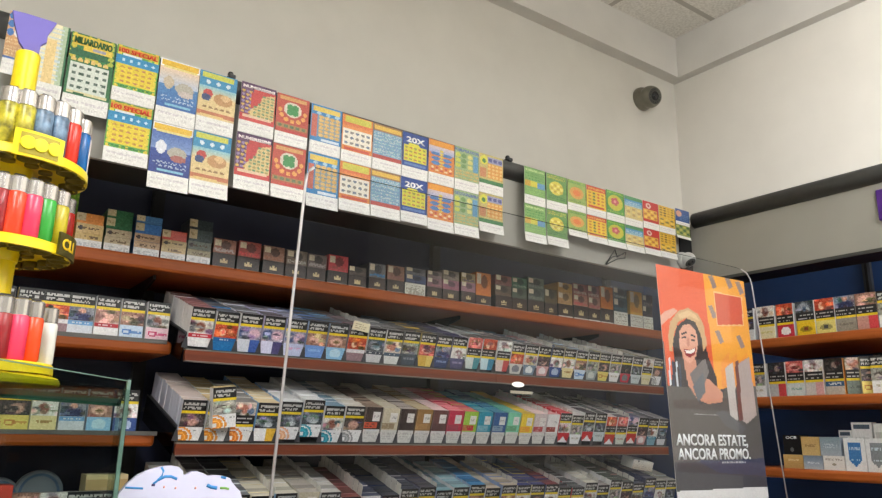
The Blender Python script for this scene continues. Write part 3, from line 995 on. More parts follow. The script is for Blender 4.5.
def design(key, st, ph, bk, base, acc, side, top, words, yel=YEL):
    c, lo = front_canvas(st, ph, bk, base, acc, yel)
    a = c.noise(6).a
    k = int(round(lo * 30))
    hi_me = print_mesh(a[:k], PW - 0.001, PH * k / 30 - 0.0004, 0.0005, rim=(200, 200, 200))
    lo_me = print_mesh(a[k:], PW - 0.001, PH * (30 - k) / 30 - 0.0004, 0.0005, rim=(200, 200, 200))
    # carton body
    bm = bmesh.new()
    box_into(bm, -PW / 2, PW / 2, 0.0005, PD, 0, PH, 0.0012, 1)
    body = bm_mesh(bm)
    cols = []
    for p in body.polygons:
        n = p.normal
        cc = top if n.z > 0.6 else side if abs(n.x) > 0.6 else base
        cols += [lin(cc)] * p.loop_total
    set_corner_cols(body, np.array(cols))
    DES[key] = dict(hi=hi_me, lo=lo_me, zlo=PH * (30 - k) / 30, body=body, side=side, top=top, base=base, words=words, tagstyle=(st == 'T'))


WHT = (232, 230, 230)
LAV = (206, 208, 224)
design('fan_or', 'A', 'lump', 'fan', WHT, (224, 140, 40), LAV, (214, 196, 190), 'white orange-fan')
design('fan_or2', 'A', 'coffin', 'fan', WHT, (228, 146, 46), WHT, (226, 200, 150), 'white amber-fan')
design('fan_orB', 'B', 'baby', 'fan', WHT, (226, 130, 50), WHT, (150, 144, 140), 'white orange-arc')
design('wh_yel', 'A', 'smoke', 'half', WHT, (214, 170, 60), (120, 170, 214), (232, 210, 170), 'white gold-marked')
design('fan_peach', 'A', 'smoke', 'fan', WHT, (232, 170, 130), (150, 190, 226), WHT, 'white peach-fan')
design('fan_teal', 'A', 'smoke', 'fan', WHT, (30, 150, 170), WHT, WHT, 'white teal-fan')
design('fan_teal2', 'A', 'foot', 'fan', WHT, (36, 140, 160), WHT, (120, 150, 170), 'pale teal-arc')
design('fan_grey', 'A', 'lump', 'fan', WHT, (150, 150, 152), WHT, (216, 208, 196), 'white grey-fan')
design('darkred', 'T', '', '', (60, 46, 42), (196, 80, 50), (120, 100, 90), (150, 126, 110), 'dark red-square')
design('cream', 'T', '', '', (196, 184, 160), (150, 130, 100), (210, 200, 180), (206, 196, 176), 'cream')
design('brown', 'T', '', '', (62, 46, 44), (50, 38, 38), (90, 76, 70), (170, 156, 150), 'dark brown tagged')
design('tan', 'T', '', '', (150, 112, 66), (170, 130, 80), (140, 110, 70), (196, 176, 140), 'tan tagged')
design('chest', 'T', '', '', (96, 56, 54), (80, 50, 50), (110, 80, 76), (240, 206, 206), 'chestnut tagged')
design('magenta', 'T', '', '', (184, 34, 66), (150, 60, 76), (200, 60, 90), (240, 130, 140), 'crimson tagged')
design('greenred', 'T', '', '', (150, 190, 60), (190, 40, 56), (180, 60, 66), (216, 90, 100), 'green and red tagged')
design('teal', 'T', '', '', (34, 140, 164), (120, 170, 190), (40, 120, 140), (70, 150, 164), 'teal tagged')
design('blue', 'T', '', '', (40, 84, 140), (130, 150, 170), (50, 90, 130), (60, 130, 160), 'blue tagged')
design('mint', 'T', '', '', (120, 196, 160), (90, 150, 110), (110, 180, 150), (110, 180, 170), 'mint green tagged')
design('yellow', 'T', '', '', (228, 196, 40), (226, 150, 30), (220, 190, 50), (226, 190, 60), 'yellow and orange tagged')
design('redwhite', 'T', '', '', (206, 190, 190), (170, 60, 60), (220, 210, 210), (230, 200, 200), 'white red-marked')
design('redbrown', 'T', '', '', (226, 222, 220), (150, 56, 40), (220, 210, 210), (224, 150, 150), 'white brown-marked')
design('roof1', 'A', 'foot', 'roof', WHT, (186, 34, 40), (214, 70, 80), (206, 60, 70), 'red-roof')
design('plain1', 'A', 'coffin', 'text', WHT, (180, 170, 150), WHT, (222, 216, 214), 'plain white')
design('roof2', 'A', 'smoke', 'roof', WHT, (196, 40, 40), WHT, (60, 50, 60), 'dark-topped red-roof')
design('silver', 'A', 'smoke', 'text', (196, 204, 206), (150, 160, 160), WHT, (60, 60, 66), 'silver-grey')
design('roof3', 'B', 'red', 'roof', WHT, (180, 46, 36), WHT, (196, 180, 180), 'red-roof picture-topped')
design('palegreen', 'B', 'mouth', 'text', (200, 206, 196), (170, 150, 140), WHT, (70, 64, 74), 'pale green-grey')
design('roof4', 'B', 'couple', 'roof', WHT, (184, 50, 44), WHT, (60, 60, 100), 'blue-pictured red-roof')
design('tealdark', 'A', 'foot', 'band', (120, 160, 176), (30, 120, 150), (60, 60, 70), (70, 66, 80), 'teal-banded')
design('redwave', 'A', 'foot', 'band', WHT, (196, 40, 60), WHT, (220, 150, 150), 'white red-banded')
design('bluebr', 'A', 'red', 'band', (30, 110, 170), (26, 96, 156), WHT, (160, 164, 176), 'blue-footed red-picture')
design('bluewh', 'A', 'couple', 'half', (206, 210, 220), (60, 90, 160), WHT, (150, 146, 150), 'blue-and-white')
design('lilac', 'A', 'couple', 'half', (206, 206, 230), (70, 66, 110), (190, 180, 214), (150, 140, 150), 'lilac-toned')
design('lavblue', 'A', 'couple', 'text', (190, 196, 226), (220, 150, 190), (190, 190, 220), (170, 170, 190), 'lavender')  # this and the two sky packs carry a blue screen reflection in their colour
design('sky', 'A', 'pinkhead', 'text', (110, 150, 214), (150, 190, 236), (150, 170, 206), (90, 80, 84), 'sky blue')
design('sky2', 'A', 'pinkhead', 'ball', (140, 190, 226), (190, 220, 236), (170, 180, 200), (110, 100, 100), 'light blue')
design('redlab', 'A', 'red', 'band', (150, 120, 126), (220, 216, 220), (150, 140, 150), (120, 110, 116), 'white-banded red-picture')
design('greyd', 'A', 'smoke', 'band', (206, 204, 206), (60, 66, 80), WHT, (140, 136, 140), 'dark-banded')
design('greyl', 'A', 'baby', 'band', (220, 220, 216), (70, 90, 110), WHT, (150, 146, 150), 'slate-banded')
design('greyc', 'A', 'coffin', 'text', (70, 80, 90), (150, 150, 160), (110, 110, 116), (140, 136, 134), 'slate grey')
design('navyd', 'A', 'man', 'text', (40, 56, 96), (130, 150, 190), (70, 76, 100), (120, 116, 120), 'navy')
design('violet', 'A', 'white', 'text', (76, 76, 110), (150, 140, 170), (110, 110, 130), (90, 80, 130), 'violet-footed')
design('tealB', 'B', 'mouth', 'half', (206, 214, 210), (70, 140, 150), WHT, (150, 140, 136), 'teal-cornered')
design('blueB', 'B', 'red', 'half', (190, 214, 220), (60, 130, 160), WHT, (150, 140, 136), 'blue-cornered')
design('redB', 'B', 'white', 'half', (214, 196, 190), (190, 70, 70), WHT, (150, 140, 136), 'red-cornered')
design('yelA', 'A', 'red', 'ball', (200, 196, 190), (120, 120, 130), WHT, (140, 134, 132), 'grey-ball')
design('yelA2', 'A', 'baby', 'ball', (110, 130, 150), (220, 224, 226), WHT, (150, 146, 146), 'white-ball')
design('pinkA', 'A', 'lump', 'ball', (200, 150, 150), (230, 220, 220), WHT, (140, 134, 134), 'rosy')
design('blueA', 'A', 'white', 'ball', (40, 70, 130), (160, 176, 206), (70, 90, 130), (120, 120, 126), 'royal blue')
design('goldA', 'A', 'mouth', 'half', (206, 170, 70), (226, 200, 110), (200, 180, 110), (160, 150, 130), 'gold-footed')
design('redA', 'A', 'dark', 'ball', (190, 50, 66), (110, 120, 120), (200, 180, 180), (150, 140, 140), 'cherry-footed')
design('greyA', 'A', 'coffin', 'ball', (150, 160, 160), (196, 200, 196), WHT, (130, 126, 124), 'misty grey')
design('camel', 'A', 'foot', 'text', (222, 206, 150), (150, 110, 50), (220, 210, 190), (190, 180, 160), 'sand-coloured')
design('camel_y', 'A', 'lump', 'wave', (226, 206, 110), (190, 130, 60), (220, 210, 170), (190, 180, 150), 'yellow-footed')
design('winb', 'A', 'man', 'band', (210, 214, 222), (110, 160, 206), WHT, (160, 160, 166), 'pale blue-banded')
design('redcam', 'A', 'pinkhead', 'band', WHT, (170, 30, 44), WHT, (170, 160, 160), 'claret-banded')
design('bluescr', 'A', 'pinkhead', 'wave', (196, 214, 232), (70, 120, 190), WHT, (160, 160, 170), 'blue-script')
design('pinkscr', 'A', 'foot', 'wave', (240, 206, 216), (206, 60, 110), WHT, (200, 180, 186), 'pink-script')
# right-hand shelves
design('eye_y', 'B', 'smoke', 'eye', (226, 190, 40), (120, 60, 40), WHT, (160, 150, 130), 'yellow eye-emblem', YEL)
design('eye_c', 'B', 'red', 'eye', (216, 202, 120), (60, 60, 60), WHT, (160, 150, 130), 'cream eye-emblem')
design('creamB', 'B', 'foot', 'text', (216, 206, 170), (190, 180, 120), WHT, (160, 150, 130), 'cream-footed')
design('redwB', 'B', 'red', 'ball', (190, 40, 60), (236, 230, 230), WHT, (160, 150, 130), 'red white-moon')
design('manB', 'B', 'man', 'text', (146, 138, 126), (110, 104, 96), (110, 100, 90), (90, 80, 70), 'grey-footed')
design('roseB', 'B', 'pinkhead', 'half', (190, 140, 130), (200, 60, 66), (110, 90, 80), (150, 110, 100), 'rose-footed')
design('greyB', 'B', 'dark', 'half', (170, 170, 172), (190, 60, 66), WHT, (110, 100, 100), 'red-and-grey')
design('mouthB', 'B', 'mouth', 'text', (200, 206, 204), (120, 160, 150), WHT, (110, 100, 100), 'mint-lettered')
design('whiteB', 'B', 'white', 'half', (196, 190, 186), (200, 150, 150), WHT, (140, 130, 130), 'pale pink-cornered')
design('darkB', 'B', 'dark', 'band', (180, 170, 160), (40, 80, 120), (226, 140, 40), (200, 120, 40), 'black navy-banded')
design('handB', 'B', 'baby', 'text', (120, 130, 124), (80, 90, 86), (60, 60, 60), (60, 60, 60), 'sage grey')

GRP = {}


BODYV = {}


def body_with_top(key, top):
    d = DES[key]
    if top is None:
        return d['body']
    if (key, top) not in BODYV:
        me = d['body'].copy()
        at = me.color_attributes['Col']
        for p in me.polygons:
            if p.normal.z > 0.6:
                for li in p.loop_indices:
                    at.data[li].color = (*lin(top), 1)
        BODYV[(key, top)] = me
    return BODYV[(key, top)]


def pack(key, loc, rot, label, parts=True, name='cigarette_pack', group=None, top=None):
    d = DES[key]
    o = link(name, body_with_top(key, top), PRINT, None, loc, rot)
    tag(o, label, 'cigarette pack', group)
    if parts:
        h = link('health_warning' if not d['tagstyle'] else 'carton_front', d['hi'], PRINT, o, (0, 0, d['zlo'] + 0.0002))
        l = link('brand_panel' if not d['tagstyle'] else 'foot_panel', d['lo'], PRINT, o, (0, 0, 0.0002))
    return o


ORD = ['first', 'second', 'third', 'fourth', 'fifth', 'sixth', 'seventh', 'eighth', 'ninth', 'tenth', 'eleventh', 'twelfth', 'thirteenth', 'fourteenth', 'fifteenth', 'sixteenth',
       'seventeenth', 'eighteenth', 'nineteenth', 'twentieth', 'twenty-first', 'twenty-second', 'twenty-third', 'twenty-fourth', 'twenty-fifth', 'twenty-sixth', 'twenty-seventh', 'twenty-eighth', 'twenty-ninth', 'thirtieth', 'thirty-first']
ALPHA = math.radians(16.5)
CA, SA = math.cos(ALPHA), math.sin(ALPHA)
D3 = 1.62
PITCH = 0.0345 * D3
X0 = 0.2935 * D3
NROW = {'upper': 30, 'middle': 31, 'lower': 30}
PITCH2 = {'upper': 0.0326 * D3, 'middle': 0.0314 * D3, 'lower': 0.0335 * D3}
WID2 = {'upper': 0.95, 'middle': 0.91, 'lower': 0.97}


def rowx(sh, i):
    """left edge of row i: the first eight rows are wider, the rest closer together"""
    return X0 + min(i, 8) * PITCH + max(0, i - 8) * PITCH2[sh] + (0.003 if i >= 16 else 0.0)


DEPTH = 11
ROT = (ALPHA, 0, 0)

rowsets = {
    'upper': (0.1072 * D3 + H, ['redwave', 'bluebr', 'bluewh', 'lilac', 'lavblue', 'sky', 'sky2', 'redlab', 'greyd', 'greyl', 'greyc', 'goldA', 'navyd', 'violet', 'tealB', 'blueB', 'redB', 'yelA', 'yelA2', 'pinkA', 'blueA', 'camel', 'bluescr', 'greyA', 'camel_y', 'plain1', 'redA', 'silver', 'creamB', 'fan_grey']),
    'middle': (-0.0142 * D3 + H, ['fan_or', 'fan_or2', 'fan_orB', 'wh_yel', 'fan_peach', 'fan_teal', 'fan_teal2', 'fan_grey', 'darkred', 'cream', 'brown', 'tan', 'chest', 'magenta', 'greenred', 'teal', 'blue', 'mint', 'yellow', 'redwhite', 'redbrown', 'roof1', 'plain1', 'roof2', 'silver', 'roof3', 'palegreen', 'roof4', 'pinkA', 'tealdark', 'greyd']),
    'lower': (-0.2185 + H, ['plain1', 'fan_grey', 'silver', 'camel', 'wh_yel', 'cream', 'plain1', 'pinkA', 'redbrown', 'navyd', 'greyd', 'violet', 'lavblue', 'silver', 'sky2', 'yelA', 'sky', 'camel', 'camel_y', 'blueA', 'greyA', 'roof1', 'redwave', 'silver', 'plain1', 'pinkA', 'greyc', 'navyd', 'violet', 'silver']),
}
LIFT = {('middle', 4): 0.006, ('middle', 5): 0.012, ('upper', 0): 0.004, ('middle', 21): 0.006, ('middle', 23): 0.010, ('middle', 24): 0.010, ('middle', 27): 0.004,
        ('lower', 0): -0.012, ('lower', 3): -0.004, ('lower', 6): -0.002, ('lower', 7): -0.014, ('lower', 8): -0.014, ('lower', 9): -0.014, ('lower', 11): 0.004, ('lower', 12): -0.006, ('lower', 14): 0.005, ('lower', 15): -0.006, ('lower', 16): 0.002, ('lower', 20): -0.012, ('lower', 21): -0.012, ('lower', 22): 0.000, ('lower', 23): -0.008,
        ('lower', 24): 0.006, ('lower', 26): -0.006, ('lower', 27): 0.008, ('upper', 14): 0.004, ('upper', 15): 0.004, ('upper', 16): 0.004}
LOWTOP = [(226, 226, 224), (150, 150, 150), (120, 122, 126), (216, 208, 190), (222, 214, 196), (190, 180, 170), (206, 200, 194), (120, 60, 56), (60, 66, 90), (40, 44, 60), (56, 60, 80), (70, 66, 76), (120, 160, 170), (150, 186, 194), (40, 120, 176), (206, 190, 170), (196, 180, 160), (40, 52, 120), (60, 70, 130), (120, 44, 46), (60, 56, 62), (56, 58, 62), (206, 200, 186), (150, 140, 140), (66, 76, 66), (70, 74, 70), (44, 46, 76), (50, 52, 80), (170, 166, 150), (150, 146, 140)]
TALL = {'lower': (1, 4, 6, 8, 10, 12, 17, 20, 23, 26), 'middle': (20, 22, 24, 27), 'upper': (8, 20, 23, 26)}
stuffV, stuffF, stuffC = [], [], []


def stuff_box(key, M, top=None):
    d = DES[key]
    b = len(stuffV)
    g = 0.0003
    for x in (-PW / 2, PW / 2):
        for y in (0, PD - g):
            for z in (0, PH):
                stuffV.append(tuple(M @ Vector((x, y, z))))
    for q, cc in (((0, 1, 3, 2), d['side']), ((4, 6, 7, 5), d['side']), ((0, 4, 5, 1), d['base']), ((2, 3, 7, 6), d['base']), ((0, 2, 6, 4), d['base']), ((1, 5, 7, 3), top or d['top'])):
        stuffF.append(tuple(b + i for i in q))
        stuffC.extend([lin(cc)] * 4)


n_ind = 0
for sh, (zb, keys) in rowsets.items():
    for i in range(NROW[sh]):
        wsc = 1.0 if i < 8 else WID2[sh]
        xc = rowx(sh, i) + PW * wsc / 2 + 0.001
        lift = LIFT.get((sh, i), 0.0) + random.uniform(-0.001, 0.001)
        nd = DEPTH - (0 if i == 0 else random.choice([0, 0, 1, 2, 3]))
        deep = 11 if (i == 0 and sh != 'lower') else 3 if (sh == 'middle' or (sh == 'lower' and i % 2 == 0)) else 2
        for k in range(nd):
            s = k * (PD + 0.0016)
            lk = lift + (random.uniform(-0.0014, 0.0014) if k else 0.0)
            loc = Vector((xc + (random.uniform(-0.0012, 0.0012) if k else 0.0), D3 + s * CA - lk * SA, zb + s * SA + lk * CA))
            key = keys[i]
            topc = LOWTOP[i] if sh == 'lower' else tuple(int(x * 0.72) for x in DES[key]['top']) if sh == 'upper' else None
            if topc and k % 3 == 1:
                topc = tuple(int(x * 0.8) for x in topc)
            w = DES[key]['words']
            if k == 0:
                if sh == 'middle' and i == 1:
                    loc.z += 0.0
                lab = f'{w} cigarette pack heading the {ORD[i]} row of the {sh} dispensers'
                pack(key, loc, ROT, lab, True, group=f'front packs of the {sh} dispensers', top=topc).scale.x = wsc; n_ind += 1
            elif k < deep:
                lab = f'{ORD[k]} pack deep in the {ORD[i]} row of the {sh} dispensers'
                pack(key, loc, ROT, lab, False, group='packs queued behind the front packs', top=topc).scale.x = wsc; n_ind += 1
            else:
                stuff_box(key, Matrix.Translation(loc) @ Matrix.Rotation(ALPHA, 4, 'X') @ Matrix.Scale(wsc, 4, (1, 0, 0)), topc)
# a pack pulled up and tilted over the second row of the middle dispenser
pt = onY(221.8, 427.5, D3 - 0.016)
pack('fan_or2', (pt[0], D3 - 0.030, pt[2] - 0.001), (ALPHA * 0.6, math.radians(-7), 0), 'orange-fan cigarette pack tilted and pulled up out of its row', True)
me = bpy.data.meshes.new('stuff')
me.from_pydata(stuffV, [], stuffF)
set_corner_cols(me, np.array(stuffC))
so = link('cigarette_packs', me, PRINT)
so['kind'] = 'stuff'
so['label'] = 'rest of the cigarette packs queued behind the front rows in the dispensers'
so['category'] = 'cigarette packs'

# dispensers (two per level) ------------------------------------------------------------
M_clear = flat_mat('divider_grey', (70, 70, 74), 0.3)
M_fin = flat_mat('divider_fin', (222, 218, 210), 0.3)
for sh, (zb, keys) in rowsets.items():
    for (i0, i1, where) in ((0, 16, 'left'), (16, NROW[sh], 'right')):
        xa = rowx(sh, i0) - 0.002
        xb = rowx(sh, i1) - (0.003 if i1 == 16 else 0.0)
        t = empty('pack_dispenser', (xa, D3, zb), (0, 0, 0))
        tag(t, f'{where} sloping wooden-fronted dispenser of cigarette packs, {sh} level', 'dispenser', 'pack dispensers')
        L = xb - xa
        tray = box(0, L, -0.004, 0.27, -0.006, -0.0005)
        tray.transform(Matrix.Rotation(ALPHA, 4, 'X'))
        link('tray', tray, M_post, t)
        link('front_rail', box(0, L, -0.014, -0.002, -0.0285, -0.0065), M_woodrail, t)
        link('rail_trim', box(0, L, -0.015, -0.001, -0.0065, -0.0035, 0.0008), M_alu, t)
        link('rail_trim', box(0, L, -0.015, -0.001, -0.0315, -0.0285, 0.0008), M_alu, t)
        for j in range(i0, i1 + 1):
            xx = rowx(sh, j) - xa if j < i1 else L
            bm = bmesh.new()
            box_into(bm, xx - 0.0028, xx - 0.0016, 0, 0.25, 0.0, 0.034)
            tall = j in TALL[sh]
            # stop between the rows: a small dark wedge in front of the packs
            ws = 0.007
            a = [bm.verts.new(p) for p in ((xx - 0.002 - ws, -0.002, 0), (xx - 0.002 + ws, -0.002, 0), (xx - 0.002 + 0.002, -0.002, 0.024), (xx - 0.002 - 0.002, -0.002, 0.024))]
            b_ = [bm.verts.new((v.co.x, -0.0008, v.co.z)) for v in a]
            bm.faces.new(a); bm.faces.new(b_[::-1])
            for q in range(4):
                bm.faces.new((a[q], b_[q], b_[(q + 1) % 4], a[(q + 1) % 4]))
            me = bm_mesh(bm)
            me.transform(Matrix.Rotation(ALPHA, 4, 'X'))
            dv = link('divider', me, M_clear, t)
            if tall:
                bm = bmesh.new()
                for q in range(10):
                    box_into(bm, xx - 0.0027, xx - 0.0017, 0.002 + q * 0.0236, 0.0225 + q * 0.0236, 0.034, 0.100 + (q % 2) * 0.002)
                me = bm_mesh(bm); me.transform(Matrix.Rotation(ALPHA, 4, 'X'))
                tl = link('white_fin', me, M_fin, dv)
                tl['label'] = 'pale notched fin of the divider'
        if i0 == 0:
            sp = poly_extrude([(0, -0.03), (0.27, -0.035), (0.27, 0.028), (0, 0.028)], 0.002)
            sp.transform(Matrix.Rotation(PI / 2, 4, 'Z'))
            sp.transform(Matrix.Rotation(ALPHA, 4, 'X') @ Matrix.Translation((-0.001, 0, 0)))
            link('side_panel', sp, pane_mat('smoky_plastic', (150, 150, 156), 0.6), t)
            rl = tube_path([(-0.004, 0, 0.030), (-0.004, 0.262, 0.030)], 0.0015, 6)
            rl.transform(Matrix.Rotation(ALPHA, 4, 'X'))
            link('side_rail', rl, flat_mat('clip_black', (20, 20, 22), 0.4), t)
        # rear hanger that carries the tray on the uprights
        link('hanger', box(0.01, L - 0.01, 0.262, 0.33, 0.066, 0.074), M_post, t)

# white price card leaning on the eighth row of the upper dispenser
c = Cv(16, 9, (226, 214, 180)); c.dashes(0.1, 0.15, 0.9, 0.85, (170, 158, 130), 3, 0.6)
q = onY(360.5, 331, D3 - 0.030)
o = link('price_card', print_mesh(c.a, 0.047, 0.022, 0.001), PAPER, None, (q[0], D3 - 0.029, q[2]), (0.2, math.radians(7), 0))
tag(o, 'cream price card sticking up from the upper dispenser', 'card')
# rail label, and a glowing oval added to imitate a lamp's reflection
q = onY(521.5, 392.5, D3 - 0.004)
o = link('rail_label', box(-0.043, 0.043, -0.001, 0.001, -0.004, 0.004), flat_mat('label_cream', (206, 196, 176), 0.4), None, (q[0], D3 - 0.004, q[2]))
tag(o, 'long cream rail label under the upper right dispenser', 'label')
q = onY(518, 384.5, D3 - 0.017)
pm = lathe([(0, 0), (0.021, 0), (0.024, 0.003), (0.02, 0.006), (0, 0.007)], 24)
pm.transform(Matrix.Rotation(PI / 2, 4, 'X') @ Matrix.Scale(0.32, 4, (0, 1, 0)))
o = link('reflection_oval', smooth_by_angle(pm), glow('reflection_glow', (1.0, 0.92, 0.78), 1.3), None, (q[0], D3 - 0.0145, q[2]))
tag(o, 'small glowing oval imitating a screen reflection on the upper right dispenser', 'reflection')

# silvery carton hanging under the right end of the middle dispenser
c = Cv(24, 14, (216, 208, 196)); c.grad(0, 0, 1, 1, (226, 222, 212), (190, 176, 156)); c.dashes(0.1, 0.5, 0.9, 0.9, (150, 140, 130), 2, 0.3); c.rect(0.22, 0.0, 0.28, 0.2, (60, 56, 56))
q = onY(646, 473, D3 - 0.004)
o = link('carton', print_mesh(c.noise(8).a, 0.098, 0.030, 0.05), PRINT, None, (q[0], D3 + 0.012, q[2] + 0.008), (0.25, math.radians(7), 0))
tag(o, 'silvery white carton lying over the lower rows below the red-roof packs', 'carton')

# ------------------------------------------------------------------ plain shelves at the left
LW = [(0, 'creamB'), (1, 'goldA'), (2, 'redA'), (3, 'winb'), (4, 'redcam'), (5, 'bluescr'), (6, 'pinkscr')]
xsl = [(-21, 'greyA'), (11, 'goldA'), (38.5, 'redlab'), (65, 'winb'), (92, 'redcam'), (118, 'bluescr'), (144.5, 'pinkscr')]
for px, key in xsl:
    q = onY(px, 334, 1.705)
    pack(key, (q[0] + PW / 2, 1.705, 0.1918 + H), (0, 0, 0), f'{DES[key]["words"]} cigarette pack standing on the upper left board', True, group='packs on the upper left board').scale.x = 0.95
xsl = [(-29, 'camel', 'left'), (-2, 'camel_y', 'left'), (27, 'camel', ''), (56, 'winb', ''), (84, 'sky2', ''), (110.5, 'blueA', '')]
for n, (px, key, wh) in enumerate(xsl):
    q = onY(px, 431, 1.705)
    lab = ['leftmost sand-coloured cigarette pack behind the glass case', 'yellow-footed cigarette pack behind the glass case', 'sand-coloured cigarette pack right of the yellow one', 'pale blue-banded cigarette pack on the board behind the glass case',
           'light blue cigarette pack on the board behind the glass case', 'royal blue cigarette pack at the right end of the board behind glass'][n]
    pack(['camel_y', 'camel_y', 'camel', 'winb', 'sky2', 'blueA'][n], (q[0] + PW / 2, 1.705, -0.007 + H), (0, 0, 0), lab, True, group='packs on the middle left board').scale.x = 0.93
for n, (px, key) in enumerate([(12, 'roseB'), (40, 'whiteB'), (68, 'greyd'), (93, 'greyc')]):
    q = onY(px, 488, 1.705)
    pack(key, (q[0] + PW / 2, 1.705, -0.215 + H), (0, 0, 0), f'{DES[key]["words"]} cigarette pack low in the lower left corner', True, group='packs on the lower left board')
# red box, cream box, and added discs imitating reflections in the glass
q = onY(4, 492, 1.69)
o = link('small_box', box(-0.030, 0.016, 0, 0.045, 0, 0.104, 0.001), flat_mat('box_red', (206, 70, 56), 0.4), None, (q[0], 1.70, -0.215 + H))
tag(o, 'red box low at the left picture edge behind glass', 'box')
q = onY(106, 483, 1.78)
o = link('tobacco_box', box(-0.045, 0.04, 0, 0.06, 0, 0.118, 0.001), flat_mat('box_cream', (214, 196, 150), 0.4), None, (q[0], 1.76, -0.215 + H))
link('box_label', box(-0.044, 0.039, -0.0006, 0, 0.062, 0.108), PRINT if False else flat_mat('box_label_tan', (190, 160, 110), 0.4), o)
tag(o, 'cream tobacco box above the lower left packs behind the glass case', 'box')
for n, (px, py, r, lab) in enumerate(((37, 490, 0.047, 'large pale disc with a blue ring imitating a glass reflection'), (-3, 489, 0.040, 'smaller pale disc at the left edge imitating a glass reflection'))):
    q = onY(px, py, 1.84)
    t = empty('reflection_disc', (q[0], 1.84, -0.215 + H + r + 0.030), (PI / 2 - 0.1, 0, 0))
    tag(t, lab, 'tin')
    link('lid', smooth_by_angle(lathe([(0, 0.03), (r - 0.004, 0.03), (r, 0.027), (r, 0), (0, 0)], 40)), flat_mat('reflection_grey', (104, 110, 118), 0.35), t)
    link('ring', lathe([(r * 0.72, 0.030), (r * 0.72, 0.0312), (r * 0.84, 0.0312), (r * 0.84, 0.030)], 40), flat_mat('reflection_blue', (52, 80, 110), 0.35), t)
    # added block that the disc leans on
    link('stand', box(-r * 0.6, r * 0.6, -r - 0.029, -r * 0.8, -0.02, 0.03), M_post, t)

# ------------------------------------------------------------------ cigarillo stacks on the upper board


def cig_box(bw, bh, kind, cols):
    c = Cv(18, max(8, int(bh / 0.0028)), cols[0])
    if kind == 'base_white':
        c.rect(0, 0, 1, 0.5, cols[1]); c.dashes(0.2, 0.15, 0.85, 0.38, (90, 70, 50), 1, 0.6); c.rect(0, 0.5, 1, 1, (216, 216, 214)); c.dashes(0.08, 0.58, 0.92, 0.9, (180, 180, 182), 2, 0.5)
    elif kind == 'tan':
        c.rect(0, 0, 1, 1, cols[1]); c.dashes(0.25, 0.3, 0.85, 0.75, (86, 66, 46), 1, 0.7); c.ell(0.16, 0.5, 0.08, 0.3, (70, 60, 60))
    elif kind == 'colour':
        c.rect(0, 0, 1, 1, cols[0]); c.rect(0, 0, 0.34, 0.8, (206, 190, 150)); c.dashes(0.05, 0.2, 0.3, 0.6, (160, 140, 100), 1, 0.4)
    elif kind == 'base_brown':
        c.rect(0, 0, 1, 1, (50, 36, 28)); c.poly([(0.34, 0.6), (0.36, 0.4), (0.42, 0.5), (0.5, 0.26), (0.58, 0.5), (0.64, 0.4), (0.66, 0.6)], (196, 176, 130)); c.rect(0.36, 0.62, 0.64, 0.7, (196, 176, 130)); c.rect(0, 0.9, 1, 1, (206, 200, 190))
    elif kind == 'lid':
        c.rect(0, 0, 1, 1, cols[0]); c.rect(0.06, 0.05, 0.36, 0.5, (214, 200, 170)); c.ell(0.55, 0.4, 0.22, 0.3, tuple(int(x * 0.6) for x in cols[0])); c.dashes(0.08, 0.62, 0.92, 0.95, cols[1], 1, 0.7)
    elif kind == 'base_label':
        c.rect(0, 0, 1, 1, (206, 204, 190)); c.dashes(0.08, 0.1, 0.92, 0.9, (150, 146, 130), 5, 0.6)
    return print_mesh(c.noise(7).a, bw, bh, 0.07, rim=tuple(int(x) for x in (np.array(cols[0]) * 0.8)))


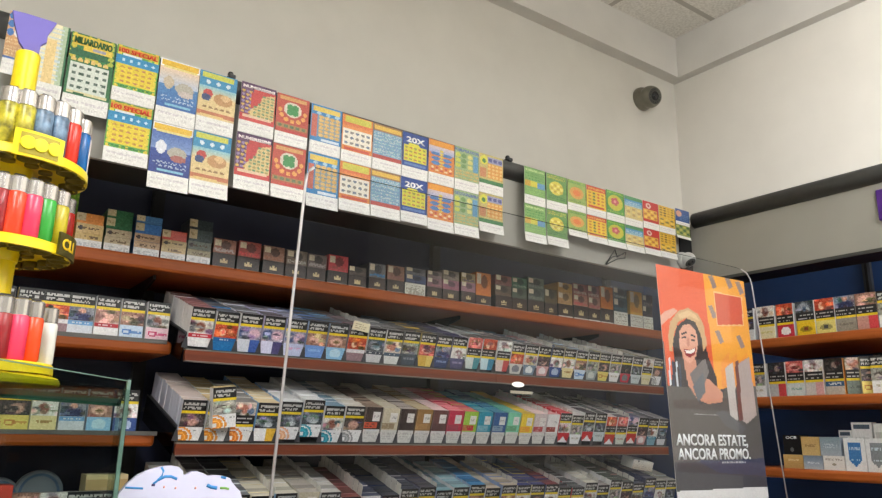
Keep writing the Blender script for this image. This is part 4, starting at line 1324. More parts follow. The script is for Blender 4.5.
C_OR, C_GN, C_BL, C_RD, C_DK = (222, 140, 60), (40, 104, 62), (60, 120, 190), (196, 76, 60), (70, 84, 84)
TAN = (186, 170, 140)
ST = [  # left px, right px, list of (kind, height, colours), words
    (73, 101, [('base_white', .030, (C_OR, (200, 170, 110))), ('tan', .019, (C_OR, (206, 176, 120))), ('colour', .021, (C_OR, TAN))], 'orange-topped'),
    (103, 129.5, [('base_white', .031, (C_GN, TAN)), ('tan', .016, (C_GN, TAN)), ('colour', .022, (C_GN, TAN)), ('colour', .018, (C_GN, TAN))], 'green-topped'),
    (132, 158.5, [('base_white', .031, (C_BL, (190, 160, 130))), ('tan', .016, (C_BL, (190, 160, 130))), ('colour', .022, (C_BL, TAN)), ('colour', .016, ((70, 120, 170), TAN))], 'blue-topped'),
    (160, 185, [('base_white', .029, (C_RD, (200, 176, 130))), ('tan', .014, (C_RD, (200, 176, 130))), ('colour', .021, (C_RD, TAN))], 'red-topped'),
    (186, 210, [('base_white', .031, (C_DK, (150, 140, 110))), ('tan', .018, (C_DK, (110, 116, 106))), ('colour', .026, (C_DK, TAN)), ('colour', .022, ((50, 60, 62), TAN))], 'tall slate'),
    (212, 235, [('base_brown', .030, (C_DK, TAN)), ('lid', .030, ((150, 100, 80), (190, 180, 176)))], 'rust and grey'),
    (236.7, 259.5, [('base_brown', .030, (C_DK, TAN)), ('lid', .033, ((160, 70, 60), (206, 60, 60)))], 'red-banded'),
    (262, 283.5, [('base_brown', .030, (C_DK, TAN)), ('lid', .032, ((150, 110, 90), (170, 110, 80)))], 'brown-lidded'),
    (285, 306, [('base_brown', .030, (C_DK, TAN)), ('lid', .032, ((120, 104, 90), (190, 186, 176)))], 'grey-brown'),
    (306.5, 325.5, [('base_brown', .030, (C_DK, TAN)), ('lid', .030, ((116, 100, 96), (180, 170, 166)))], 'pale-banded'),
    (327, 347, [('base_brown', .030, (C_DK, TAN)), ('lid', .036, ((200, 60, 66), (150, 60, 50)))], 'bright red'),
    (348, 366, [('base_brown', .027, (C_DK, TAN)), ('lid', .020, ((76, 64, 56), (90, 76, 66)))], 'low dark brown'),
    (368.5, 385.5, [('base_brown', .029, (C_DK, TAN)), ('lid', .034, ((110, 110, 110), (60, 130, 190)))], 'blue-banded'),
    (386.5, 404, [('base_brown', .030, (C_DK, TAN)), ('lid', .035, ((150, 110, 90), (150, 100, 96)))], 'rosy brown'),
    (405, 425.7, [('base_label', .030, (C_DK, TAN)), ('lid', .020, ((70, 80, 110), (70, 90, 130))), ('lid', .017, ((90, 90, 96), (120, 120, 126)))], 'slate blue white-footed'),
    (427, 442, [('base_brown', .028, (C_DK, TAN)), ('lid', .022, ((130, 96, 100), (150, 90, 96))), ('lid', .018, ((110, 96, 90), (140, 110, 110)))], 'mauve'),
    (442.5, 459, [('base_brown', .028, (C_DK, TAN)), ('lid', .024, ((150, 96, 110), (150, 86, 100))), ('lid', .024, ((130, 116, 100), (150, 130, 120)))], 'pink-brown'),
    (461, 475.5, [('base_brown', .030, (C_DK, TAN)), ('lid', .024, ((150, 110, 120), (150, 110, 120))), ('lid', .024, ((150, 130, 90), (90, 80, 90)))], 'mauve cream-topped'),
    (475.9, 491, [('base_brown', .026, (C_DK, TAN)), ('lid', .060, ((206, 120, 50), (196, 110, 50)))], 'copper orange'),
    (495.5, 512, [('base_brown', .034, (C_DK, TAN)), ('lid', .028, ((90, 76, 60), (110, 90, 70))), ('lid', .026, ((130, 76, 66), (130, 90, 80)))], 'dark red-topped'),
    (512.5, 527.5, [('base_brown', .034, (C_DK, TAN)), ('lid', .028, ((70, 84, 66), (80, 90, 76))), ('lid', .028, ((70, 110, 80), (150, 160, 140)))], 'dark green-topped'),
    (528.5, 545, [('base_brown', .036, (C_DK, TAN)), ('lid', .032, ((80, 92, 80), (120, 124, 112))), ('lid', .030, ((86, 100, 84), (130, 136, 126)))], 'grey-green'),
    (545.5, 558, [('base_brown', .034, (C_DK, TAN)), ('lid', .040, ((76, 66, 40), (90, 80, 50)))], 'low olive'),
    (558.5, 573, [('base_brown', .038, (C_DK, TAN)), ('lid', .034, ((190, 150, 96), (170, 130, 90))), ('lid', .026, ((196, 150, 70), (206, 160, 90)))], 'honey-coloured'),
    (574, 588.5, [('base_brown', .040, (C_DK, TAN)), ('lid', .032, ((170, 110, 90), (190, 70, 70))), ('lid', .032, ((150, 90, 80), (190, 170, 150)))], 'brick red'),
    (589, 601, [('base_brown', .038, (C_DK, TAN)), ('lid', .034, ((160, 110, 90), (170, 80, 80))), ('lid', .034, ((140, 86, 80), (190, 170, 150)))], 'dusky red'),
    (601.5, 614, [('base_brown', .044, (C_DK, TAN)), ('lid', .066, ((196, 110, 30), (190, 100, 26)))], 'deep orange'),
    (614.5, 628.5, [('base_label', .042, (C_DK, TAN)), ('lid', .040, ((40, 66, 74), (50, 90, 100))), ('lid', .034, ((50, 66, 70), (150, 156, 150)))], 'dark teal'),
    (631, 643.5, [('base_label', .040, (C_DK, TAN)), ('lid', .072, ((200, 150, 50), (190, 120, 30)))], 'amber'),
    (644, 654, [('base_label', .040, (C_DK, TAN)), ('lid', .034, ((50, 40, 44), (60, 50, 56))), ('lid', .034, ((60, 46, 50), (130, 120, 116)))], 'near-black'),
]
lvl = {2: ['bottom', 'top'], 3: ['bottom', 'middle', 'top'], 4: ['bottom', 'second', 'third', 'top']}
YS = 1.682
for a, b, boxes, words in ST:
    xa = onY(a, 250, YS)[0]; xb = onY(b, 250, YS)[0]
    # x on the board at this pixel column, measured at the board's own height
    def col_x(px):
        lo, hi = -1.0, 4.0
        for _ in range(50):
            mid = (lo + hi) / 2
            if proj(mid, YS, S1)[0] < px:
                lo = mid
            else:
                hi = mid
        return lo
    xa, xb = col_x(a), col_x(b)
    z = S1
    for n, (kind, bh, cols) in enumerate(boxes):
        bh *= 1.08 if a < 212 else 1.16
        o = link('cigarillo_box', cig_box(xb - xa - 0.0012, bh, kind, cols), PRINT, None, ((xa + xb) / 2 + random.uniform(-.001, .001), YS + random.uniform(0, .002), z))
        tag(o, f'{lvl[len(boxes)][n]} cigarillo box in the {words} stack on the upper board', 'cigarillo box', 'cigarillo boxes stacked on the upper board')
        z += bh + 0.0003
# green pouch standing at the left behind the lighters
c = Cv(16, 22, (120, 176, 50)); c.dashes(0, 0, 1, 1, (176, 206, 80), 8, 0.4); c.dashes(0, 0.2, 1, 0.9, (80, 140, 40), 6, 0.3)
xg = [proj(x, YS, S1)[0] for x in (0.1, 0.24)]
o = link('tobacco_pouch', print_mesh(c.a, 0.064, 0.148, 0.02), PRINT, None, (0.218, YS + 0.10, S1), (0, 0, 0))
tag(o, 'lime green tobacco pouch beside the lighters at the left end', 'pouch')

# ------------------------------------------------------------------ right-hand shelves
RZ = (0, 0, -PI / 2)


def rshelf(level, px, key, label, tilt=0.0, scale=1.08, dx=0.0, yaw=0.0):
    z = W2Z[level]
    lo, hi = -0.5, 2.5
    for _ in range(50):
        mid = (lo + hi) / 2
        if proj(X2, mid, z)[0] > px:
            lo = mid
        else:
            hi = mid
    yl = lo
    o = pack(key, (X2 + 0.004 + dx, yl - PW * scale / 2, z), (tilt, 0, -PI / 2 + yaw), label, True, group='packs on the right-wall shelves')
    o.scale = (scale, 1.0, 1.13)
    return o


for px, key, sc_ in [(739, 'fan_grey', 1.0), (758.5, 'creamB', 1.04), (777.5, 'redwB', 1.0), (797, 'eye_y', 1.05), (816.5, 'eye_c', 1.05), (836.5, 'manB', 1.06), (857.5, 'roseB', 1.06), (879.5, 'plain1', 1.06)]:
    o = rshelf(0, px, key, f'{DES[key]["words"]} cigarette pack on the top shelf at the right', 0.0, sc_)
for px, key in [(750, 'mouthB'), (769.5, 'greyB'), (787.5, 'mouthB'), (806, 'whiteB'), (826, 'darkB')]:
    lab = f'{DES[key]["words"]} cigarette pack on the middle shelf at the right'
    if px == 750:
        key = 'plain1'; lab = 'plain white cigarette pack behind the acrylic edge, middle right shelf'
    rshelf(1, px, key, lab, 0.0, 1.0)
# packs turned edgeways next to them
o = rshelf(1, 846.5, 'handB', 'sage grey cigarette pack turned askew on the middle right shelf', 0.0, 1.0, 0.01, 0.35)
o = rshelf(1, 861.5, 'camel_y', 'yellow-footed pack wedged between grey and white ones, middle right shelf', 0.0, 0.9, 0.01, 0.6)
o = rshelf(1, 873, 'foot_w' if 'foot_w' in DES else 'plain1', 'white tilted cigarette pack at the picture edge, middle right shelf', 0.0, 1.1, 0.0, 0.1)


def rbox(px0, px1, y_b, y_t, name, base, art, label, cat, depth=0.06, dx=0.0, text=None):
    """box on the lowest right shelf, given by its image columns; y_b, y_t heights above the board in metres"""
    z = W2Z[2] + y_b

    def yy(px):
        lo, hi = -0.5, 2.5
        for _ in range(50):
            mid = (lo + hi) / 2
            if proj(X2 + dx, mid, z)[0] > px:
                lo = mid
            else:
                hi = mid
        return lo
    ya, yb = yy(px0), yy(px1)
    w = ya - yb - 0.001
    c = Cv(20, 22, base)
    art(c)
    o = link(name, print_mesh(c.noise(4).a, w, y_t - y_b, depth, rim=base), PRINT, None, (X2 + 0.004 + dx, (ya + yb) / 2, z), RZ)
    tag(o, label, cat, 'boxes on the lowest right shelf')
    if text:
        s, cc, wf, hf, vz = text
        link('lettering', text_mesh(s, w * wf, (y_t - y_b) * hf, 0.0003, 0.03), flat_mat('ink_' + name + s, cc), o, (0, -0.0002, (y_t - y_b) * vz))
    return o


GOLD, SILV = (190, 156, 96), (150, 160, 172)
rbox(783.5, 803.3, 0, 0.0375, 'tobacco_tin', GOLD, lambda c: (c.grad(0, 0, 1, 1, (206, 170, 104), (176, 138, 84)), c.dashes(0.2, 0.3, 0.8, 0.5, (236, 216, 170), 1, 0.7)), 'gold tin at the bottom left under the black box', 'tin')
rbox(803.6, 823.2, 0, 0.0365, 'tobacco_tin', SILV, lambda c: (c.grad(0, 0, 1, 1, (120, 136, 156), (176, 186, 196)), c.dashes(0.2, 0.4, 0.8, 0.6, (220, 226, 232), 1, 0.6)), 'silver tin under the gold box on the lowest right shelf', 'tin')
rbox(823.5, 845.2, 0, 0.0375, 'small_box', (226, 222, 216), lambda c: (c.dashes(0.1, 0.15, 0.9, 0.35, (150, 140, 130), 1, 0.6), c.ell(0.5, 0.6, 0.08, 0.1, (150, 140, 120))), 'low white box under the silver box on the lowest right shelf', 'box')
rbox(783.5, 800.5, 0.038, 0.092, 'rolling_paper_box', (18, 18, 20), lambda c: (c.ell(0.5, 0.75, 0.12, 0.1, (110, 110, 110)), c.rect(0.4, 0.48, 0.6, 0.52, (110, 110, 110))), 'black rolling paper box with white letters on the gold tin', 'box', 0.05, 0, ('OCB', (236, 236, 236), 0.66, 0.14, 0.87))
rbox(801.5, 820, 0.0372, 0.088, 'small_box', GOLD, lambda c: (c.grad(0, 0, 1, 1, (196, 160, 100), (206, 176, 120)), c.dashes(0.2, 0.4, 0.8, 0.55, (150, 116, 70), 1, 0.7)), 'gold box right of the black box', 'box')
rbox(820.3, 841, 0.0378, 0.088, 'small_box', SILV, lambda c: (c.grad(0, 0, 1, 1, (130, 150, 160), (170, 176, 184)), c.dashes(0.15, 0.35, 0.85, 0.6, (206, 214, 220), 2, 0.5)), 'silver box between the gold box and the blue-shield pack', 'box')
SHB = (60, 120, 180)
for px0, px1, cc, lab in ((845.6, 867.4, SHB, 'white pack with a large blue shield'), (867.8, 890, (130, 134, 138), 'white pack with a large grey shield')):
    rbox(px0, px1, 0, 0.086, 'heated_tobacco_pack', (226, 226, 226), lambda c, k=cc: (c.poly([(0.18, 0.12), (0.82, 0.12), (0.82, 0.66), (0.5, 0.86), (0.18, 0.66)], k), c.dashes(0.26, 0.24, 0.74, 0.36, (206, 220, 232), 1, 0.6), c.dashes(0.3, 0.62, 0.7, 0.7, (206, 220, 232), 1, 0.6)), lab + ' on the lowest right shelf', 'pack', 0.03)
for px0, px1, y0, cc, lab in ((842, 855, 0.0, (214, 214, 214), 'white pack behind the blue-shield pack'), (855.5, 876.5, 0.0, (220, 220, 220), 'taller white pack lettered grey behind the shield packs')):
    rbox(px0, px1, 0, 0.107 if px0 < 850 else 0.128, 'heated_tobacco_pack', cc, lambda c: (c.rect(0.1, 0.06, 0.9, 0.14, (70, 84, 100)), c.dashes(0.15, 0.28, 0.85, 0.36, (110, 110, 110), 1, 0.8)), lab, 'pack', 0.03, 0.045)
rbox(878, 896, 0, 0.125, 'heated_tobacco_pack', (216, 216, 216), lambda c: c.rect(0.1, 0.2, 0.9, 0.4, (180, 180, 180)), 'tall white pack cut by the right picture edge', 'pack', 0.03, 0.045)

# ================================================================== THE COUNTER
M_counter = noise_mat('counter_top', (120, 112, 104), (136, 128, 118), 8, 0.35)
ZC = -0.20 + H
ct = empty('counter', (0.9, 0.75, 0))
tag(ct, 'shop counter below the frame carrying screen, case and displays', 'counter')
link('worktop', box(-1.3, 1.1, -0.33, 0.28, ZC - 0.04, ZC), M_counter, ct)
link('front_panel', box(-1.28, 1.08, -0.25, 0.25, 0, ZC - 0.04), noise_mat('counter_front', (90, 70, 56), (110, 86, 68), 5, 0.5), ct)

# clear acrylic screen with the poster -------------------------------------------------
YP = 0.88


def R(a, b):
    return (a * YP, b * YP + H)


zlow = (ZC - H) / YP
outl = [R(.4258, zlow), R(.4536, .3780), R(.4550, .3905), R(.4600, .4000), R(.4660, .4055), R(1.600, .4110), R(1.632, .4095), R(1.655, .4030), R(1.668, .3900), R(1.6735, .375), R(1.7565, zlow)]
scr = empty('acrylic_screen', (0, YP, 0))
tag(scr, 'large clear acrylic counter screen with polished edges', 'screen')
M_acr = pane_mat('acrylic', (247, 248, 249), 0.6)
link('panel', poly_extrude(outl, 0.005), M_acr, scr)
M_edge = flat_mat('acrylic_edge', (206, 200, 200), 0.25)


def edge_strip(pts, r):
    p3 = [(x, 0.0025, z) for x, z in pts]
    return tube_path(p3, r, 8)


link('polished_edge', edge_strip(outl[0:5], 0.0021), M_edge, scr)
link('polished_edge', edge_strip(outl[4:7], 0.0006), pane_mat('acrylic_rim', (150, 150, 150), 1.0), scr)
link('polished_edge', edge_strip(outl[6:11], 0.0014), M_edge, scr)

# poster
PQ = [onY(655.5, 263.8, YP + 0.008), onY(743.5, 281.5, YP + 0.008), onY(769, 500, YP + 0.008), onY(678, 503, YP + 0.008)]
quad = [np.array([p[0], p[2] - H]) for p in PQ]


def pix_uv(px, py):
    """position on the poster sheet (u right, v down) of a point of the poster"""
    p = onY(px, py, YP + 0.008); P = np.array([p[0], p[2] - H])
    # invert bilinear by Newton
    u, v = 0.5, 0.5
    for _ in range(20):
        top = quad[0] * (1 - u) + quad[1] * u; bot = quad[3] * (1 - u) + quad[2] * u
        f = top * (1 - v) + bot * v - P
        du = (quad[1] - quad[0]) * (1 - v) + (quad[2] - quad[3]) * v
        dv = bot - top
        d = np.linalg.solve(np.array([du, dv]).T, f)
        u -= d[0]; v -= d[1]
    return u, v


c = Cv(100, 230, (74, 74, 76))
PP = lambda pts: [pix_uv(x, y) for x, y in pts]
OR, YE = (230, 92, 46), (242, 164, 52)
c.poly(PP([(655, 263), (704, 273), (722, 386), (668, 386)]), OR)
c.poly(PP([(703, 273), (745, 281), (757, 385), (716, 390)]), YE)
# orange panel in the yellow field, grey sticks
for (x, y) in ((709, 281), (725, 281), (709, 311), (716, 336), (737, 341), (754, 336), (745, 300), (736, 287)):
    c.poly(PP([(x - 1, y - 5), (x + 3, y - 6), (x + 8, y + 6), (x + 4, y + 8)]), (150, 126, 120))
c.poly(PP([(713, 291), (742, 297), (744, 326), (717, 326)]), (240, 190, 130))
c.poly(PP([(714.5, 292.5), (741, 298), (743, 324.5), (718, 325)]), (214, 86, 52))
for x in (724, 732, 742, 752):
    c.poly(PP([(x - 3, 362), (x + 5, 352), (x + 6, 384), (x - 2, 390)]), (240, 150, 60))
# arm
c.poly(PP([(657, 318), (665, 311), (674, 308), (678, 311), (672, 316), (663, 324), (657, 330)]), (226, 166, 142))
# hair
c.poly(PP([(673, 340), (677, 326), (687, 318), (698, 320), (704, 334), (708, 356), (716, 376), (718, 392), (708, 400), (700, 392), (680, 386), (671, 386), (674, 362)]), (44, 34, 36))
# hat
c.poly(PP([(668, 338), (670, 322), (678, 311), (688, 308), (698, 314), (704, 326), (707, 345), (703, 352), (701, 335), (695, 322), (686, 318), (678, 322), (674, 334), (672, 352), (669, 350)]), (204, 164, 116))
c.poly(PP([(678, 314), (688, 310), (696, 315), (699, 321), (690, 316), (680, 319)]), (222, 184, 136))
# neck, shoulder, face
c.poly(PP([(682, 352), (694, 352), (698, 374), (710, 380), (722, 392), (724, 402), (708, 404), (694, 398), (688, 384)]), (208, 142, 116))
c.poly(PP([(679, 332), (683, 325), (690, 324), (696, 331), (698, 344), (696, 356), (690, 364), (685, 360), (680, 348)]), (226, 164, 138))
c.poly(PP([(684, 349), (689, 350), (696, 347), (695, 354), (690, 358), (685, 355)]), (150, 40, 44))
c.poly(PP([(685, 349.5), (690, 350.5), (695.4, 348), (694.5, 352), (689.5, 353.8), (685.6, 352.6)]), (244, 236, 230))
c.poly(PP([(681, 333.5), (686, 331), (687, 333), (682, 335)]), (50, 36, 36)); c.poly(PP([(690.5, 334), (695, 335.5), (695, 337.5), (691, 336)]), (50, 36, 36))
c.poly(PP([(681.5, 337), (686, 336), (686, 338), (682, 338.6)]), (70, 46, 44)); c.poly(PP([(691, 338.6), (695, 339.6), (694.5, 341), (691, 340.6)]), (70, 46, 44))
c.poly(PP([(687, 338), (689, 338), (690, 346), (687, 346)]), (204, 136, 112))
# striped top and strap
for k, x in enumerate((668.5, 672, 675.5, 679)):
    c.poly(PP([(x, 358 + k * 2), (x + 1.6, 357 + k * 2), (x + 3.0, 388), (x + 1.2, 388)]), (214, 220, 226) if k % 2 == 0 else (40, 56, 80))
c.poly(PP([(690, 374), (705, 358), (709, 372), (704, 386), (693, 384)]), (120, 112, 110))
c.poly(PP([(693, 386), (703, 372), (706, 392), (698, 402)]), (104, 108, 114))
# grey lower half with the smoker's devices standing over its edge
c.poly(PP([(666, 386), (690, 387), (700, 404), (722, 404), (724, 388), (758, 386), (770, 470), (675, 476)]), (92, 86, 82))
c.poly(PP([(725, 368), (733, 362), (738, 420), (731, 423)]), (196, 186, 180)); c.poly(PP([(738, 364), (749, 357), (757, 415), (747, 424), (742, 420)]), (184, 166, 160)); c.poly(PP([(735, 362), (738, 360), (743, 420), (739, 421)]), (120, 70, 60))
c.poly(PP([(716, 413), (724, 410), (746, 428), (742, 434), (726, 426)]), (96, 94, 96))
c.dashes(0, 0, 0, 0, (0, 0, 0), 1)
u0_, v0_ = pix_uv(677, 466)
c.poly(PP([(674, 462), (767, 458), (769, 490), (676, 494)]), (64, 62, 68))
c.poly(PP([(697, 461), (766, 458), (767, 476), (720, 473)]), (58, 62, 86))
c.poly(PP([(676, 491.5), (768, 486.5), (771, 503), (676, 505)]), (226, 222, 220))
a = c.noise(3).a
pm = print_mesh(a, 1, 1, 0.0008, quad=quad, rim=(230, 226, 222))
pos = link('poster', pm, GLOSSP, None, (0, YP + 0.008, H))
tag(pos, 'orange poster of a laughing person in a straw hat on the acrylic screen', 'poster')
Mw = flat_mat('poster_white', (240, 240, 240), 0.4)


def poster_text(s, x0, y0, x1, y1, bold, name='lettering', mat=None):
    A = onY(x0, (y0 + y1) / 2, YP + 0.008); B = onY(x1, (y0 + y1) / 2, YP + 0.008)
    T = onY((x0 + x1) / 2, y0, YP + 0.008); Bm = onY((x0 + x1) / 2, y1, YP + 0.008)
    me = text_mesh(s, B[0] - A[0], T[2] - Bm[2], 0.0003, bold, 1.0, 0.0006)
    # relative to the poster's origin
    return link(name, me, mat or Mw, pos, ((A[0] + B[0]) / 2, -0.0002, (T[2] + Bm[2]) / 2 - H))


poster_text('ANCORA ESTATE,', 676.3, 434.5, 747.3, 447.5, 0.008)
poster_text('ANCORA PROMO.', 678, 448.5, 750, 459.5, 0.008)
# lines too small to read
for (x0, y0, x1, y1) in ((694, 413.5, 718, 415.5), (722, 461.5, 746, 463)):
    pts = [pix_uv(x0, y0), pix_uv(x1, y1)]
    A = onY(x0, y0, YP + 0.008); B = onY(x1, y1, YP + 0.008)
    bm = bmesh.new(); n = 16
    for k in range(n):
        xa = A[0] + (B[0] - A[0]) * k / n
        box_into(bm, xa, xa + (B[0] - A[0]) / n * random.choice([0.5, 0.75]), -0.0004, -0.0001, B[2] - H, A[2] - H - random.choice([0, 0.0006]))
    link('small_print', bm_mesh(bm), flat_mat('small_print_grey', (190, 190, 190)), pos)

# ================================================================== GLASS CASE AT THE LEFT
ZG = 0.0295
s_ = ZG / 0.031
A_ = Vector((.1171, .5150, 0)) * s_; N_ = Vector((.0606, .4376, 0)) * s_
B_ = Vector((.1886, .8600, 0)) * s_; L_ = Vector((.0622, .7174, 0)) * s_
N2 = A_ + (N_ - A_) * 3.2; L2 = B_ + (L_ - B_) * 2.2
gc = empty('glass_case', (A_.x, A_.y, ZC))
tag(gc, 'green-edged glass case under the lighter stand at lower left', 'glass case')
g0 = Vector((A_.x, A_.y, ZC))


def slab(pts, z0, z1):
    bm = bmesh.new()
    a = [bm.verts.new((p.x, p.y, z0)) for p in pts]; b = [bm.verts.new((p.x, p.y, z1)) for p in pts]
    bm.faces.new(a[::-1]); bm.faces.new(b)
    for i in range(len(pts)):
        j = (i + 1) % len(pts)
        bm.faces.new((a[i], a[j], b[j], b[i]))
    return bm_mesh(bm)


def ongc(name, me, mat):
    o = link(name, me, mat, gc); o.location = -g0
    return o


M_glass = pane_mat('case_glass', (222, 230, 226), 0.45)
M_gedge = flat_mat('green_glass_edge', (64, 104, 88), 0.2)
zt = ZG + H
ongc('top_plate', slab([N2, A_, B_, L2], zt - 0.006, zt), M_glass)


def strip(p, q, t, z0, z1):
    d = (q - p).normalized(); n = Vector((-d.y, d.x, 0)) * t
    return slab([p - n, q - n, q + n, p + n], z0, z1)


ongc('far_edge', strip(L2, B_, 0.0016, zt - 0.0075, zt + 0.0003), M_gedge)
ongc('near_edge', strip(N2, A_, 0.0004, zt - 0.0010, zt - 0.0004), flat_mat('corner_glass_edge', (110, 136, 128), 0.2))
ongc('side_edge', strip(A_, B_, 0.0006, zt - 0.005, zt), M_gedge)
ongc('front_pane', strip(N2, A_, 0.002, ZC, zt - 0.0062), M_glass)
ongc('side_pane', strip(A_ + Vector((0, 0.004, 0)), B_, 0.002, ZC, zt - 0.0062), M_glass)
ongc('corner_edge', box(A_.x - 0.0011, A_.x + 0.0011, A_.y - 0.0011, A_.y + 0.0011, ZC, zt), flat_mat('corner_glass_edge', (110, 136, 128), 0.2))

# ================================================================== LIGHTER STAND
cxs, cys = 0.0367, 0.632
st = empty('lighter_stand', (cxs, cys, zt))
tag(st, 'yellow tiered lighter carousel at the left edge', 'lighter stand')
M_yel = flat_mat('stand_yellow', (246, 214, 20), 0.32, var=0.03)
M_hole = flat_mat('socket_olive', (112, 92, 14), 0.6)
tiers = [(0.1975 + H, 0.0555, 'top'), (0.1327 + H, 0.0515, 'middle'), (0.0450 + H, 0.0507, 'bottom')]
base = lathe([(0, 0), (0.0564, 0), (0.0568, 0.0025), (0.055, 0.0055), (0.048, 0.0075), (0, 0.008)], 64)
link('base', smooth_by_angle(base), M_yel, st)
pole = lathe([(0.0165, 0.008), (0.0165, 0.19)], 24)
link('pole', smooth_by_angle(lathe([(0, 0.006), (0.015, 0.006), (0.015, 0.196 - 0.02), (0.013, 0.18), (0, 0.18)], 28)), M_yel, st)
NL = 18
for ti, (tz, R_, nm) in enumerate(tiers):
    z = tz - zt
    # a shallow upside-down pan: rim skirt, plate, hollow below
    pan = lathe([(0, z), (R_ - 0.001, z), (R_, z - 0.001), (R_ + 0.0004, z - 0.0076), (R_ - 0.002, z - 0.0078), (R_ - 0.0026, z - 0.0035), (0.017, z - 0.0035), (0.016, z - 0.012), (0, z - 0.012)], 72)
    pn = link('tier', smooth_by_angle(pan), M_yel, st)
    for k in range(NL):
        a = 2 * PI * k / NL + ti * 0.13
        x, y = (R_ - 0.0078) * math.cos(a), (R_ - 0.0078) * math.sin(a)
        sk = lathe([(0.0076, z - 0.0034), (0.0076, z - 0.0085), (0.0062, z - 0.0085), (0.0060, z - 0.0050), (0, z - 0.0050)], 16)
        sk.transform(Matrix.Translation((x, y, 0)))
        link('socket', smooth_by_angle(sk), M_hole if k % 1 == 0 else M_yel, pn)
        x2, y2 = (R_ - 0.029) * math.cos(a + 0.1), (R_ - 0.029) * math.sin(a + 0.1)
    bm = bmesh.new()
    for k in range(10):
        a = 2 * PI * k / 10 + 0.2
        cxx, cyy = (R_ - 0.029) * math.cos(a), (R_ - 0.029) * math.sin(a)
        ring1 = [bm.verts.new((cxx + 0.005 * math.cos(t), cyy + 0.005 * math.sin(t), z - 0.0035)) for t in np.linspace(0, 2 * PI, 13)[:-1]]
        ring2 = [bm.verts.new((v.co.x, v.co.y, z - 0.0055)) for v in ring1]
        for q in range(12):
            bm.faces.new((ring1[q], ring1[(q + 1) % 12], ring2[(q + 1) % 12], ring2[q]))
        bm.faces.new(ring2)
    link('rivet_plugs', bm_mesh(bm), M_hole, pn)


def rim_plate(tier, a0, a1, h, inset_col, name='badge'):
    tz, R_, nm = tier
    z = tz - zt
    bm = bmesh.new(); n = 12
    rows = []
    for rr in (R_ + 0.0006, R_ + 0.0026):
        for zz in (z - h * 0.45, z + h * 0.55):
            rows.append([bm.verts.new((rr * math.cos(a), rr * math.sin(a), zz)) for a in np.linspace(a0, a1, n)])
    for q in range(n - 1):
        bm.faces.new((rows[0][q], rows[0][q + 1], rows[1][q + 1], rows[1][q]))
        bm.faces.new((rows[2][q], rows[3][q], rows[3][q + 1], rows[2][q + 1]))
        bm.faces.new((rows[1][q], rows[1][q + 1], rows[3][q + 1], rows[3][q]))
        bm.faces.new((rows[0][q], rows[2][q], rows[2][q + 1], rows[0][q + 1]))
    bm.faces.new((rows[0][0], rows[1][0], rows[3][0], rows[2][0])); bm.faces.new((rows[0][-1], rows[2][-1], rows[3][-1], rows[1][-1]))
    return bm_mesh(bm)


def ang_at(tier, px):
    """angle on the near rim of a tier whose image column is px"""
    best, ba = 1e9, 0
    for a in np.linspace(-PI * 0.85, 0.35, 400):
        x = proj(cxs + tier[1] * math.cos(a), cys + tier[1] * math.sin(a), tier[0])[0]
        if abs(x - px) < best:
            best, ba = abs(x - px), a
    return ba


a0, a1 = ang_at(tiers[0], 13), ang_at(tiers[0], 61)
bd = link('badge', rim_plate(tiers[0], a0, a1, 0.020, None), M_yel, st)
R_ = tiers[0][1] + 0.0026; z = tiers[0][0] - zt
M_dk = flat_mat('badge_line', (70, 64, 16), 0.5)
for (za, zb_) in ((z - 0.0068, z - 0.0062), (z + 0.0080, z + 0.0086)):
    link('badge_line', tube_path([(R_ * math.cos(a), R_ * math.sin(a), (za + zb_) / 2) for a in np.linspace(a0 + 0.08, a1 - 0.08, 12)], 0.0005, 6), M_dk, bd)
for a in (a0 + 0.08, a1 - 0.08):
    link('badge_line', tube_path([(R_ * math.cos(a), R_ * math.sin(a), zz) for zz in (z - 0.0065, z + 0.0083)], 0.0005, 6), M_dk, bd)
inset = rim_plate((tiers[0][0], tiers[0][1] + 0.0005, ''), a0 + 0.07, a1 - 0.07, 0.0155, None)
link('badge_inset', inset, flat_mat('badge_olive', (170, 152, 36), 0.45), bd)
for k, f in enumerate((0.26, 0.5, 0.77)):
    a = a0 + (a1 - a0) * f
    dm = lathe([(0, 0.0022), (0.0050, 0.002), (0.0053, 0)], 20)
    dm.transform(Matrix.Translation((R_ * math.cos(a), R_ * math.sin(a), z + 0.001)) @ Matrix.Rotation(a, 4, 'Z') @ Matrix.Rotation(PI / 2, 4, 'Y'))
    link('badge_dot', smooth_by_angle(dm), flat_mat('dot_yellow', (252, 226, 30), 0.35), bd)
a0, a1 = ang_at(tiers[1], 56.5), ang_at(tiers[1], 69)
if a1 - a0 < 0.5:
    a1 = a0 + 0.7
bd2 = link('badge', rim_plate(tiers[1], a0, a1, 0.017, None), flat_mat('badge_dark', (74, 66, 14), 0.4), st)
tx = text_mesh('CLI', 0.017, 0.0088, 0.0004, 0.03)
n = len(tx.vertices)
for v in tx.vertices:
    a = a0 + 0.05 + (v.co.x + 0.0085) / 0.052
    rr = tiers[1][1] + 0.0028 - v.co.y
    v.co = (rr * math.cos(a), rr * math.sin(a), tiers[1][0] - zt + v.co.z + 0.001)
link('lettering', tx, flat_mat('badge_letters', (240, 200, 30), 0.4), bd2)

